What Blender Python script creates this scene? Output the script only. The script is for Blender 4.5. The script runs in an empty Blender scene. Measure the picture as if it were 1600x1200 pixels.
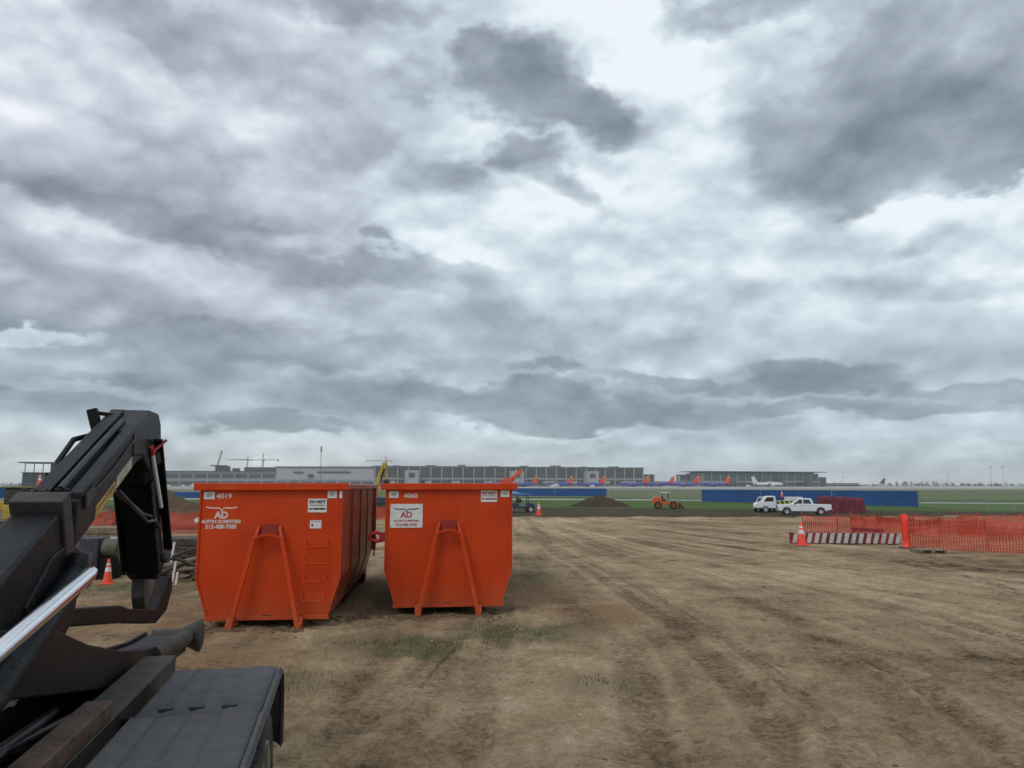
import bpy, bmesh, math, random
import numpy as np
from mathutils import Vector, Matrix
R = math.radians
rng = random.Random(7)
S = bpy.context.scene
COL = S.collection

# ------------------------------------------------------------------ camera
CAM_H = 2.4; FPX = 1150.0; PITCH = math.atan(158/FPX)
cam = bpy.data.cameras.new('camera'); co = bpy.data.objects.new('camera', cam); COL.objects.link(co)
co.location = (0, 0, CAM_H); co.rotation_euler = (math.pi/2+PITCH, 0, 0)
cam.sensor_width = 36; cam.lens = FPX/1600*36; cam.clip_end = 30000; cam.clip_start = 0.05
S.camera = co
def at(px, py, Y):
    """point at horizontal distance Y seen in direction (px,py) -> world (x,y,z)"""
    a = (px-800)/FPX; b = -(py-600)/FPX
    d = Vector((a, math.cos(PITCH)-b*math.sin(PITCH), math.sin(PITCH)+b*math.cos(PITCH)))
    t = Y/d.y
    return Vector((d.x*t, Y, CAM_H+d.z*t))
def gx(px, Y): return at(px, 758+2.4*FPX/Y, Y).x

# ------------------------------------------------------------------ render / world / sun
S.view_settings.view_transform = 'Standard'; S.view_settings.look = 'None'
S.view_settings.exposure = 0.0; S.view_settings.gamma = 1
S.render.engine = 'CYCLES'; cy = S.cycles
cy.max_bounces = 4; cy.diffuse_bounces = 2; cy.glossy_bounces = 2; cy.transmission_bounces = 2; cy.volume_bounces = 1; cy.transparent_max_bounces = 8
cy.use_adaptive_sampling = True; cy.adaptive_threshold = .02; cy.adaptive_min_samples = 12; cy.caustics_reflective = False; cy.caustics_refractive = False
SUN_EL, SUN_AZ = 52, 215          # azimuth clockwise from +Y: behind the camera, to the left
sd = bpy.data.lights.new('sun', 'SUN'); so = bpy.data.objects.new('sun', sd); COL.objects.link(so)
sd.energy = 1.0; sd.angle = R(22); sd.color = (1, .965, .91)
sv = Vector((math.sin(R(SUN_AZ))*math.cos(R(SUN_EL)), math.cos(R(SUN_AZ))*math.cos(R(SUN_EL)), math.sin(R(SUN_EL))))
so.rotation_euler = sv.to_track_quat('Z', 'Y').to_euler(); so.location = (0, 0, 60)

class NT:
    def __init__(s, tree): s.t = tree; s.n = tree.nodes; s.l = tree.links
    def _in(s, sock, v):
        if isinstance(v, bpy.types.NodeSocket): s.l.new(v, sock)
        elif v is not None:
            try: sock.default_value = v
            except Exception: sock.default_value = tuple(v)+(1,)
    def math(s, op, a, b=None, c=None, clamp=False):
        m = s.n.new('ShaderNodeMath'); m.operation = op; m.use_clamp = clamp
        s._in(m.inputs[0], a); s._in(m.inputs[1], b); s._in(m.inputs[2], c); return m.outputs[0]
    def vmath(s, op, a, b=None, sc=None):
        m = s.n.new('ShaderNodeVectorMath'); m.operation = op
        s._in(m.inputs[0], a); s._in(m.inputs[1], b)
        if sc is not None: s._in(m.inputs['Scale'], sc)
        return m.outputs['Value'] if op in ('LENGTH', 'DOT_PRODUCT') else m.outputs[0]
    def noise(s, vec, scale, detail=4, rough=.5, dist=0, color=False, lac=2.0):
        m = s.n.new('ShaderNodeTexNoise'); s._in(m.inputs['Vector'], vec)
        m.inputs['Scale'].default_value = scale; m.inputs['Detail'].default_value = detail
        m.inputs['Roughness'].default_value = rough; m.inputs['Distortion'].default_value = dist; m.inputs['Lacunarity'].default_value = lac
        return m.outputs['Color' if color else 'Fac']
    def ramp(s, fac, stops, mode='LINEAR'):
        m = s.n.new('ShaderNodeValToRGB'); s._in(m.inputs[0], fac); cr = m.color_ramp; cr.interpolation = mode
        while len(cr.elements) > 1: cr.elements.remove(cr.elements[0])
        for i, (p, c) in enumerate(stops):
            e = cr.elements[0] if i == 0 else cr.elements.new(p)
            e.position = p; e.color = tuple(c)+(1,) if len(c) == 3 else c
        return m.outputs[0]
    def mrange(s, v, a, b, c=0., d=1., smooth=True):
        m = s.n.new('ShaderNodeMapRange'); m.interpolation_type = 'SMOOTHSTEP' if smooth else 'LINEAR'
        s._in(m.inputs[0], v)
        for i, q in zip((1, 2, 3, 4), (a, b, c, d)): s._in(m.inputs[i], q)
        return m.outputs[0]
    def mix(s, f, a, b, typ='RGBA', blend='MIX'):
        m = s.n.new('ShaderNodeMix'); m.data_type = typ
        if typ == 'RGBA': m.blend_type = blend; ii = (0, 6, 7); o = 2
        else: ii = (0, 2, 3); o = 0
        for i, v in zip(ii, (f, a, b)): s._in(m.inputs[i], v)
        return m.outputs[o]
    def comb(s, x, y, z=0.):
        m = s.n.new('ShaderNodeCombineXYZ')
        for i, v in enumerate((x, y, z)): s._in(m.inputs[i], v)
        return m.outputs[0]
    def sep(s, v):
        m = s.n.new('ShaderNodeSeparateXYZ'); s._in(m.inputs[0], v); return m.outputs
    def coord(s, which='Generated'): return s.n.new('ShaderNodeTexCoord').outputs[which]

W = bpy.data.worlds.new('World'); S.world = W; W.use_nodes = True
def build_world():
    t = NT(W.node_tree); t.n.clear()
    D = t.vmath('NORMALIZE', t.coord('Generated'))
    dx, dy, dz = t.sep(D)
    az = t.math('ARCTAN2', dx, dy); el = t.math('ARCSINE', dz)
    zz = t.math('ADD', t.math('MAXIMUM', dz, 0.), .16)
    plane = t.comb(t.math('DIVIDE', dx, zz), t.math('DIVIDE', dy, zz), .3)       # cloud-deck coordinates
    ang = t.comb(az, el, 1.)
    # fractal warp, finer towards the horizon
    w1 = t.vmath('SUBTRACT', t.noise(plane, 1.15, 3, .55, color=True), (.5, .5, .5))
    w2 = t.vmath('SUBTRACT', t.noise(t.comb(az, t.math('MULTIPLY', el, 1.7), 4.), 8., 6, .60, color=True), (.5, .5, .5))
    pv = t.vmath('ADD', ang, t.vmath('MULTIPLY', w1, (.10, .06, 0)))
    pv = t.vmath('ADD', pv, t.vmath('MULTIPLY', w2, (.15, .10, 0)))
    # broad value field: (az, el, r_az, r_el, tilt, value, hardness) all in degrees
    V = t.math('ADD', .79, t.math('MULTIPLY', t.math('SUBTRACT', t.noise(plane, .6, 3, .5), .5), .25))
    for i, (a, e, ra, re, tl, val, hard) in enumerate(CLOUDS):
        if i % 8 == 7: pv = t.vmath('ADD', pv, t.vmath('SCALE', t.comb(V, V, 0.), sc=1e-6))   # keeps the shader's evaluation order short
        a, e, ra, re, ct, st = R(a), R(e), R(ra), R(re), math.cos(R(tl)), math.sin(R(tl))
        if abs(tl) < .5: q = t.vmath('ADD', t.vmath('MULTIPLY', pv, (1/ra, 1/re, 0)), (-a/ra, -e/re, 0))
        else: q = t.comb(t.vmath('DOT_PRODUCT', pv, (ct/ra, st/ra, -(a*ct+e*st)/ra)), t.vmath('DOT_PRODUCT', pv, (-st/re, ct/re, (a*st-e*ct)/re)))
        ln = t.vmath('LENGTH', q)
        hard = min(.8, hard+.12); k = t.mrange(ln, hard, 2-hard, 1., 0.)
        V = t.mix(k, V, val, 'FLOAT')
    # relief: billows lit from above, darker bellies
    up = t.vmath('ADD', plane, t.vmath('MULTIPLY', D, (.10, .10, 0)))
    b1 = t.math('SUBTRACT', t.noise(plane, 1.7, 4, .5), t.noise(up, 1.7, 4, .5))
    pa = t.comb(az, t.math('MULTIPLY', el, 1.6), 2.)
    pb = t.vmath('ADD', pa, (0, .030, 0))
    b2 = t.math('SUBTRACT', t.noise(pa, 5.5, 5, .47), t.noise(pb, 5.5, 5, .47))
    bil = t.math('ABSOLUTE', t.math('SUBTRACT', t.math('MULTIPLY', t.noise(t.vmath('ADD', pa, (3.1, 1.7, .4)), 4.2, 5, .52, .15), 2.), 1.))
    bi2 = t.math('ABSOLUTE', t.math('SUBTRACT', t.math('MULTIPLY', t.noise(t.vmath('ADD', pa, (7.3, 2.7, .9)), 11., 4, .5), 2.), 1.))
    V = t.math('ADD', V, t.math('MULTIPLY', t.math('SUBTRACT', bi2, .2), .13))
    V = t.math('ADD', V, t.math('MULTIPLY', t.math('SUBTRACT', bil, .2), .25))
    V = t.math('ADD', V, t.math('MULTIPLY', b1, .08))
    V = t.math('ADD', V, t.math('MULTIPLY', b2, -.56))
    streak = t.noise(t.comb(t.math('MULTIPLY', az, 2.2), t.math('MULTIPLY', el, 9.), 7.), 2.6, 4, .6)
    low = t.mrange(el, R(2), R(10), 1., .0)
    V = t.math('ADD', V, t.math('MULTIPLY', t.math('MULTIPLY', t.math('SUBTRACT', streak, .5), low), .10))
    Vn = t.mrange(V, .345, .865, 0., 1., smooth=False)
    c = t.ramp(Vn, [(0, (.115, .150, .185)), (.2, (.182, .225, .262)), (.4, (.295, .333, .372)), (.6, (.425, .470, .515)), (.78, (.61, .665, .715)), (.92, (.80, .86, .895)), (1, (.93, .955, .97))])
    c = t.mix(1., c, (.965, 1.005, 1.035), blend='MULTIPLY')
    # warmer, slightly mauve grey in the upper left; cooler low down
    warm = t.mrange(az, R(-8), R(-30), 0., 1.); warm = t.math('MULTIPLY', warm, t.mrange(el, R(8), R(20), 0., 1.))
    c = t.mix(t.math('MULTIPLY', warm, .55), c, t.mix(1., c, (1.06, .97, 1.0), blend='MULTIPLY'))
    cool = t.mrange(el, R(0), R(13), .9, 0.)
    c = t.mix(cool, c, t.mix(1., c, (.94, 1.0, 1.03), blend='MULTIPLY'))
    glow = t.math('MULTIPLY', t.mrange(el, R(1.), R(5.5), 1., 0.), t.mrange(az, R(14), R(-14), .25, 1.))
    c = t.mix(glow, c, t.mix(1., c, (1.16, 1.09, .99), blend='MULTIPLY'))
    c = t.mix(t.mrange(dz, -.02, 0., 1., 0.), c, (.20, .18, .15))
    sky = t.n.new('ShaderNodeTexSky'); sky.sky_type = 'NISHITA'; sky.sun_disc = False
    sky.sun_elevation = R(SUN_EL); sky.sun_rotation = R(SUN_AZ)
    b_s = t.n.new('ShaderNodeBackground'); t.l.new(sky.outputs[0], b_s.inputs[0]); b_s.inputs[1].default_value = .10
    b_c = t.n.new('ShaderNodeBackground'); t.l.new(c, b_c.inputs[0]); b_c.inputs[1].default_value = 1.0
    ms = t.n.new('ShaderNodeMixShader'); ms.inputs[0].default_value = .95
    t.l.new(b_s.outputs[0], ms.inputs[1]); t.l.new(b_c.outputs[0], ms.inputs[2])
    out = t.n.new('ShaderNodeOutputWorld'); t.l.new(ms.outputs[0], out.inputs[0])
    W.cycles.sampling_method = 'MANUAL'; W.cycles.sample_map_resolution = 512
def pe(px, py):   # picture direction -> azimuth / elevation in degrees
    v = at(px, py, 1.0); v = Vector((v.x, v.y, v.z-CAM_H)).normalized()
    return math.degrees(math.atan2(v.x, v.y)), math.degrees(math.asin(v.z))
CLOUDS = []
def cl(px, py, rx, ry, tilt, val, hard=.35):
    a, e = pe(px, py); CLOUDS.append((a, e, rx/20.07, ry/20.07, tilt, val, hard))
# broad bright and grey fields first, then the distinct dark cloud bellies and bright breaks
cl(110, 110, 300, 150, 0, .83, .1); cl(330, 230, 360, 150, 8, .785, .1); cl(560, 60, 220, 90, 0, .77, .1)
cl(490, 160, 55, 120, 10, .83, .2); cl(600, 235, 150, 110, -30, .69, .2); cl(40, 210, 130, 60, 0, .80, .2)
cl(1040, 150, 340, 210, -10, .875, .1); cl(930, 300, 320, 140, 0, .875, .1); cl(1020, 40, 170, 80, 0, .88, .1)
cl(800, 440, 110, 150, 0, .89, .1); cl(1330, 370, 330, 100, 10, .87, .2); cl(1100, 450, 280, 110, 0, .825, .1)
cl(1430, 480, 280, 90, 8, .80, .1); cl(1400, 590, 330, 70, 0, .73, .1); cl(720, 350, 120, 80, 0, .81, .1)
cl(70, 260, 180, 50, 0, .72, .2); cl(250, 620, 500, 70, 0, .69, .1)
cl(150, 330, 300, 38, -2, .60, .45); cl(440, 378, 200, 20, -4, .62, .45); cl(330, 268, 220, 45, 0, .70, .15)
cl(260, 395, 380, 22, -9, .77, .4)
cl(170, 425, 190, 36, -5, .63, .45); cl(70, 500, 130, 40, -8, .56, .55); cl(190, 465, 50, 26, 0, .58, .5)
cl(340, 445, 190, 34, -4, .75, .4); cl(300, 490, 200, 36, 0, .69, .35); cl(560, 385, 150, 16, 0, .77, .4)
cl(240, 575, 150, 42, 5, .575, .6); cl(400, 545, 170, 34, -6, .59, .6); cl(590, 430, 170, 28, -4, .65, .5)
cl(690, 272, 85, 28, 0, .69, .45); cl(600, 375, 40, 14, 0, .62, .5); cl(690, 392, 80, 18, -15, .85, .4)
cl(60, 553, 130, 22, 0, .69, .4); cl(80, 528, 70, 11, 5, .80, .4); cl(170, 493, 26, 12, 0, .72, .4)
cl(560, 490, 170, 26, 0, .70, .3); cl(560, 535, 150, 30, 0, .62, .35); cl(500, 582, 100, 18, 0, .72, .4); cl(800, 520, 140, 60, -10, .69, .3)
cl(1010, 510, 170, 60, 0, .715, .3); cl(1030, 495, 70, 26, 0, .79, .45); cl(900, 420, 90, 30, 0, .80, .3)
cl(812, 112, 105, 60, 0, .595, .52); cl(905, 168, 120, 36, -16, .59, .50); cl(650, 115, 60, 28, 0, .70, .5)
cl(815, 226, 45, 26, 0, .66, .4); cl(745, 70, 50, 25, 0, .64, .5); cl(880, 285, 55, 24, -30, .71, .4)
cl(1500, 70, 300, 130, 12, .63, .5); cl(1330, 190, 160, 100, 10, .63, .55); cl(1400, 205, 135, 62, 25, .57, .4)
cl(1340, 285, 45, 32, 40, .58, .55); cl(1565, 228, 85, 42, 20, .58, .6); cl(1240, 50, 100, 80, 30, .82, .3); cl(1560, 20, 120, 50, 0, .71, .3)
cl(1500, 355, 70, 18, 20, .70, .4); cl(1560, 325, 90, 22, 10, .86, .4); cl(1200, 420, 150, 22, -6, .85, .3); cl(1500, 440, 130, 16, -6, .73, .3)
cl(1180, 0, 130, 26, 0, .68, .4); cl(560, 0, 130, 24, 0, .66, .4); cl(230, 15, 120, 32, -12, .68, .3); cl(250, 60, 60, 26, -40, .70, .3)
cl(790, 612, 270, 20, -3, .585, .4); cl(1050, 640, 330, 14, 0, .60, .4); cl(640, 628, 190, 20, 0, .61, .4)
cl(420, 655, 100, 15, 0, .56, .55); cl(1275, 588, 110, 22, -3, .57, .55); cl(930, 660, 200, 10, 0, .60, .4)
cl(1540, 603, 120, 15, -4, .60, .5); cl(1400, 637, 170, 11, 0, .62, .5); cl(130, 625, 190, 20, 0, .63, .4); cl(120, 600, 120, 10, 0, .72, .4)
cl(1050, 592, 120, 12, -4, .62, .5); cl(850, 577, 60, 12, 0, .60, .5)
cl(400, 690, 330, 16, 0, .75, .4); cl(1000, 692, 420, 12, 0, .74, .4); cl(1180, 668, 60, 8, 0, .73, .4); cl(800, 732, 1500, 24, 0, .71, .3)
build_world()

# ------------------------------------------------------------------ materials
MATS = {}
def mat(name, col, rough=.6, metal=0., var=.12, vscale=3., bump=0., bscale=40., dust=None, spec=.5, alpha=None, detail=5, coat=0., streak=0.):
    if name in MATS: return MATS[name]
    m = bpy.data.materials.new(name); m.use_nodes = True; t = NT(m.node_tree)
    p = t.n['Principled BSDF']; oc = t.coord('Object')
    n = t.noise(oc, vscale, detail, .6)
    c = t.mix(t.mrange(n, .3, .7), tuple(x*(1-var) for x in col)+(1,), tuple(min(1, x*(1+var)) for x in col)+(1,))
    if streak:
        v = t.vmath('MULTIPLY', oc, (9., 9., .8)); s = t.noise(v, 1.6, 6, .62)
        c = t.mix(t.math('MULTIPLY', t.mrange(s, .5, .78), streak), c, tuple(x*.38+.012 for x in col)+(1,))
    if dust:
        f = t.math('MULTIPLY', t.mrange(t.noise(oc, dust[2], 6, .65), .42, .72), dust[1]); c = t.mix(f, c, tuple(dust[0])+(1,))
    t.l.new(c, p.inputs['Base Color'])
    r = t.math('ADD', rough-.08, t.math('MULTIPLY', t.noise(oc, vscale*2.3, 4, .6), .18)); t.l.new(r, p.inputs['Roughness'])
    p.inputs['Metallic'].default_value = metal; p.inputs['Specular IOR Level'].default_value = spec
    if coat: p.inputs['Coat Weight'].default_value = coat
    if bump:
        b = t.n.new('ShaderNodeBump'); b.inputs['Strength'].default_value = bump; b.inputs['Distance'].default_value = .02
        t.l.new(t.noise(oc, bscale, 5, .6), b.inputs['Height']); t.l.new(b.outputs[0], p.inputs['Normal'])
    if alpha is not None: p.inputs['Alpha'].default_value = alpha
    MATS[name] = m; return m
def container_paint():
    m = bpy.data.materials.new('orange_paint'); m.use_nodes = True; t = NT(m.node_tree); p = t.n['Principled BSDF']; oc = t.coord('Object')
    c = t.mix(t.mrange(t.noise(oc, .9, 5, .6), .3, .7), (.47, .036, .001, 1), (.57, .050, .002, 1))
    v = t.vmath('MULTIPLY', oc, (7., 7., .6)); s = t.noise(v, 1.5, 7, .65)
    c = t.mix(t.math('MULTIPLY', t.mrange(s, .52, .8), .35), c, (.26, .022, .006, 1))
    sc = t.vmath('MULTIPLY', oc, (2., 2., 14.)); q = t.noise(sc, 2.2, 8, .7, .6)
    c = t.mix(t.math('MULTIPLY', t.mrange(q, .63, .70), .35), c, (.34, .075, .03, 1))
    sp = t.noise(oc, 26, 4, .7); rz = t.sep(oc)[2]
    c = t.mix(t.math('MULTIPLY', t.math('MULTIPLY', t.mrange(sp, .66, .72), t.mrange(t.noise(oc, 1.6, 4, .6), .48, .6)), .8), c, (.13, .045, .022, 1))
    c = t.mix(t.math('MULTIPLY', t.mrange(t.noise(t.vmath('MULTIPLY', oc, (1.2, 1., .5)), 1.1, 5, .6), .48, .75), .30), c, (.62, .13, .05, 1))
    mud = t.math('MULTIPLY', t.mrange(t.math('ADD', rz, t.math('MULTIPLY', t.noise(oc, 3, 6, .6), .9)), .35, 1.1, 1., 0.), .42)
    c = t.mix(mud, c, (.27, .125, .060, 1))
    t.l.new(c, p.inputs['Base Color'])
    t.l.new(t.math('ADD', .34, t.math('MULTIPLY', t.noise(oc, 5, 6, .65), .30)), p.inputs['Roughness']); p.inputs['Specular IOR Level'].default_value = .25
    b = t.n.new('ShaderNodeBump'); b.inputs['Strength'].default_value = .6; b.inputs['Distance'].default_value = .03
    hgt = t.math('ADD', t.math('MULTIPLY', t.noise(oc, 1.3, 3, .5), 1.2), t.math('MULTIPLY', t.noise(oc, 60, 3, .5), .03))
    t.l.new(hgt, b.inputs['Height']); t.l.new(b.outputs[0], p.inputs['Normal'])
    return m
ORANGE = container_paint()
def side_paint():
    m = mat('shaded_weathered_side_paint', (.38, .040, .010), .30, var=.25, vscale=1.2, streak=.45, dust=((.27, .14, .09), .5, 2.2), bump=.3, bscale=3.); return m  # duller copy of the orange: side shade painted into the base, plus streaks and dust
SIDE = side_paint()
M = dict(
 black=mat('black_steel_paint', (.007, .008, .010), .42, var=.35, vscale=4, dust=((.030, .026, .021), .25, 5.), bump=.25, bscale=30, spec=.22),
 black2=mat('grimy_black_steel', (.0045, .0045, .005), .5, var=.3, vscale=6, dust=((.016, .013, .010), .3, 4.), bump=.3, bscale=25, spec=.18),
 frame=mat('muddy_frame_steel', (.026, .024, .020), .6, var=.4, vscale=5, dust=((.075, .058, .040), .5, 6.), bump=.4, bscale=20),
 rust=mat('rusty_top_plate', (.075, .048, .034), .7, var=.4, vscale=7, dust=((.13, .06, .035), .6, 9.), bump=.4, bscale=30),
 fender=mat('grey_fender_plastic', (.050, .053, .060), .62, var=.22, vscale=9, dust=((.12, .105, .085), .35, 14.), bump=.35, bscale=160),
 chrome=mat('chrome_rod', (.78, .80, .84), .16, 1., var=.03),
 rubber=mat('tyre_rubber', (.022, .021, .020), .85, var=.3, vscale=8, dust=((.13, .10, .07), .5, 7.), bump=.4, bscale=30),
 rim=mat('dusty_rim', (.32, .29, .24), .55, .4, var=.3, vscale=8, dust=((.20, .15, .10), .6, 8.)),
 white=mat('white_sheet', (.72, .73, .73), .5, var=.06), offwhite=mat('offwhite_print', (.66, .67, .66), .55, var=.07, vscale=6),
 letter=mat('white_lettering', (.66, .54, .49), .5, var=.05), redletter=mat('red_lettering', (.42, .05, .05), .5, var=.05), blackletter=mat('black_lettering', (.04, .03, .035), .5),
 purple=mat('dark_red_lettering', (.30, .05, .10), .5), greenish=mat('grey_reflector', (.38, .42, .34), .35),
 yellow=mat('decal_yellow', (.42, .30, .07), .6, var=.3, vscale=14), cream=mat('decal_cream', (.38, .38, .27), .6, var=.2, vscale=14), oran=mat('decal_orange', (.42, .12, .04), .6, var=.3, vscale=14),
 cone=mat('cone_orange', (.80, .075, .03), .5, var=.1), conew=mat('cone_white_band', (.70, .70, .70), .4, var=.06),
 wpaint=mat('white_car_paint', (.72, .74, .77), .25, var=.03, coat=.5), glass=mat('dark_window_glass', (.02, .025, .03), .08, spec=.8, var=.1),
 darkp=mat('dark_trim', (.02, .02, .022), .6), lamp=mat('head_lamp', (.6, .6, .6), .15), tail=mat('tail_lamp', (.4, .02, .02), .25),
 eq_or=mat('machine_orange', (.62, .11, .03), .4, var=.15), eq_ye=mat('machine_yellow', (.50, .34, .05), .45, var=.2, vscale=2, dust=((.2, .15, .08), .4, 3.)),
 maroon=mat('maroon_tarp', (.13, .018, .028), .75, var=.25, vscale=1.6, bump=.6, bscale=3), blue=mat('blue_windscreen', (.016, .075, .24), .75, var=.16, vscale=.6),
 galv=mat('galvanised_steel', (.30, .31, .32), .45, .6, var=.1), wood=mat('weathered_timber', (.20, .15, .10), .85, var=.35, vscale=5, bump=.5, bscale=18),
 dwood=mat('dark_old_timber', (.060, .050, .040), .85, var=.4, vscale=4, bump=.5, bscale=12), conc=mat('bare_concrete', (.33, .32, .30), .85, var=.12, vscale=.6),
 pipe=mat('black_plastic_pipe', (.022, .022, .024), .5, var=.2), green=mat('green_hi_vis', (.42, .60, .06), .6, var=.1),
 plred=mat('aircraft_red_orange', (.62, .045, .03), .4, var=.05), plblue=mat('aircraft_blue', (.03, .05, .30), .3, var=.1), plyel=mat('aircraft_yellow', (.6, .4, .08), .4), plwhite=mat('aircraft_white', (.62, .64, .66), .35, var=.04), pldark=mat('aircraft_dark_tail', (.05, .055, .07), .4),
 wall=mat('pale_metal_cladding', (.235, .245, .25), .6, var=.07, vscale=.03), wall2=mat('light_grey_panels', (.33, .34, .345), .6, var=.06, vscale=.05), dglass=mat('dark_curtain_glass', (.055, .062, .068), .35, var=.3, vscale=.05), gglass=mat('greenish_curtain_glass', (.060, .110, .125), .3, var=.2, vscale=.05),
 roofg=mat('dark_roof_edge', (.075, .080, .085), .6, var=.1, vscale=.05), crane=mat('crane_steel_grey', (.12, .13, .14), .6), craney=mat('crane_yellow', (.34, .27, .07), .6))
def soil(name, cols, scale, bump=.6):
    m = bpy.data.materials.new(name); m.use_nodes = True; t = NT(m.node_tree); p = t.n['Principled BSDF']; oc = t.coord('Object')
    a = t.noise(oc, scale, 7, .65); b = t.noise(oc, scale*9, 6, .65)
    f = t.math('ADD', t.math('MULTIPLY', a, .6), t.math('MULTIPLY', b, .4))
    t.l.new(t.ramp(t.mrange(f, .33, .67, smooth=False), [(i/(len(cols)-1), c) for i, c in enumerate(cols)]), p.inputs['Base Color'])
    p.inputs['Roughness'].default_value = .95; p.inputs['Specular IOR Level'].default_value = .15
    bp = t.n.new('ShaderNodeBump'); bp.inputs['Strength'].default_value = bump; bp.inputs['Distance'].default_value = .15
    t.l.new(b, bp.inputs['Height']); t.l.new(bp.outputs[0], p.inputs['Normal']); return m

# ------------------------------------------------------------------ mesh helpers
class MB:
    def __init__(s): s.v = []; s.f = []; s.sm = []
    def add(s, vs, fs, smooth=False):
        o = len(s.v); s.v += [tuple(v) for v in vs]; s.f += [tuple(i+o for i in f) for f in fs]; s.sm += [smooth]*len(fs); return s
    def box(s, x0, x1, y0, y1, z0, z1, rot=None):
        vs = [Vector((x, y, z)) for z in (z0, z1) for y in (y0, y1) for x in (x0, x1)]
        if rot: vs = [rot @ v for v in vs]
        return s.add(vs, [(0, 2, 3, 1), (4, 5, 7, 6), (0, 1, 5, 4), (2, 6, 7, 3), (0, 4, 6, 2), (1, 3, 7, 5)])
    def prism(s, pts, a0, a1, axis='x', cap=True):
        """polygon pts extruded along axis; axis x: pts=(y,z); y: pts=(x,z); z: pts=(x,y)"""
        def mk(p, a): return {'x': (a, p[0], p[1]), 'y': (p[0], a, p[1]), 'z': (p[0], p[1], a)}[axis]
        n = len(pts); vs = [mk(p, a0) for p in pts]+[mk(p, a1) for p in pts]
        fs = [(i, (i+1) % n, (i+1) % n+n, i+n) for i in range(n)]
        if cap: fs += [tuple(range(n))[::-1], tuple(range(n, 2*n))]
        return s.add(vs, fs)
    def bar(s, a, b, w, h, up=(0, 0, 1)):
        a = Vector(a); b = Vector(b); d = (b-a).normalized(); u = Vector(up)
        sd_ = d.cross(u)
        if sd_.length < 1e-4: sd_ = d.cross(Vector((0, 1, 0)))
        sd_.normalize(); u = sd_.cross(d)
        vs = [p+sd_*(i*w/2)+u*(j*h/2) for p in (a, b) for (i, j) in ((-1, -1), (1, -1), (1, 1), (-1, 1))]
        return s.add(vs, [(3, 2, 1, 0), (4, 5, 6, 7), (0, 1, 5, 4), (1, 2, 6, 5), (2, 3, 7, 6), (3, 0, 4, 7)])
    def tube(s, pts, r, n=10, cap=True):
        pts = [Vector(p) for p in pts]; rs = r if isinstance(r, (list, tuple)) else [r]*len(pts)
        ref = None; rings = []
        for i, p in enumerate(pts):
            d = (pts[min(i+1, len(pts)-1)]-pts[max(i-1, 0)]).normalized()
            if ref is None: ref = d.cross(Vector((0, 0, 1))); ref = ref if ref.length > .01 else d.cross(Vector((0, 1, 0)))
            ref = (ref-d*ref.dot(d)).normalized(); bi = d.cross(ref)
            rings.append([p+(ref*math.cos(2*math.pi*k/n)+bi*math.sin(2*math.pi*k/n))*rs[i] for k in range(n)])
        vs = [v for rg in rings for v in rg]; m = len(rings)
        s.add(vs, [(i*n+k, i*n+(k+1) % n, (i+1)*n+(k+1) % n, (i+1)*n+k) for i in range(m-1) for k in range(n)], True)
        if cap: s.add(rings[0], [tuple(range(n))[::-1]]); s.add(rings[-1], [tuple(range(n))])
        return s
    def lathe(s, prof, c=(0, 0, 0), axis='z', n=20, smooth=True):
        """prof: (r, t) along axis"""
        vs = []
        for (r, q) in prof:
            for k in range(n):
                a = 2*math.pi*k/n; x, y = r*math.cos(a), r*math.sin(a)
                v = {'z': (x, y, q), 'x': (q, x, y), 'y': (x, q, y)}[axis]; vs.append((v[0]+c[0], v[1]+c[1], v[2]+c[2]))
        m = len(prof)
        return s.add(vs, [(i*n+k, i*n+(k+1) % n, (i+1)*n+(k+1) % n, (i+1)*n+k) for i in range(m-1) for k in range(n)], smooth)
    def build(s, name, m, parent=None, off=(0, 0, 0), bev=0, loc=None, rot=None):
        me = bpy.data.meshes.new(name); me.from_pydata([(v[0]+off[0], v[1]+off[1], v[2]+off[2]) for v in s.v], [], s.f)
        me.polygons.foreach_set('use_smooth', s.sm); me.materials.append(m if not isinstance(m, str) else M[m])
        bm = bmesh.new(); bm.from_mesh(me); bmesh.ops.recalc_face_normals(bm, faces=bm.faces); bm.to_mesh(me); bm.free(); me.update()
        o = bpy.data.objects.new(name, me); COL.objects.link(o)
        if parent: o.parent = parent
        if loc is not None: o.location = loc
        if rot is not None: o.rotation_euler = rot
        if bev:
            b = o.modifiers.new('bevel', 'BEVEL'); b.width = bev; b.segments = 2; b.limit_method = 'ANGLE'; b.angle_limit = R(40)
        return o
def tag(o, label=None, cat=None, group=None, kind=None):
    if label: o['label'] = label
    if cat: o['category'] = cat
    if group: o['group'] = group
    if kind: o['kind'] = kind
    return o
def thing(name, label, cat, loc=(0, 0, 0), rz=0, group=None):
    o = bpy.data.objects.new(name, None); COL.objects.link(o); o.location = loc; o.rotation_euler = (0, 0, rz); o.empty_display_size = .3
    return tag(o, label, cat, group)
def dup(o, loc, rz=None, label=None, scale=None):
    def cp(x, par):
        c = x.copy(); COL.objects.link(c)
        if par: c.parent = par
        for ch in list(x.children): cp(ch, c)
        return c
    r = cp(o, None); r.location = loc
    if rz is not None: r.rotation_euler = (0, 0, rz)
    if scale: r.scale = (scale,)*3
    if label: r['label'] = label
    return r
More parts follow.
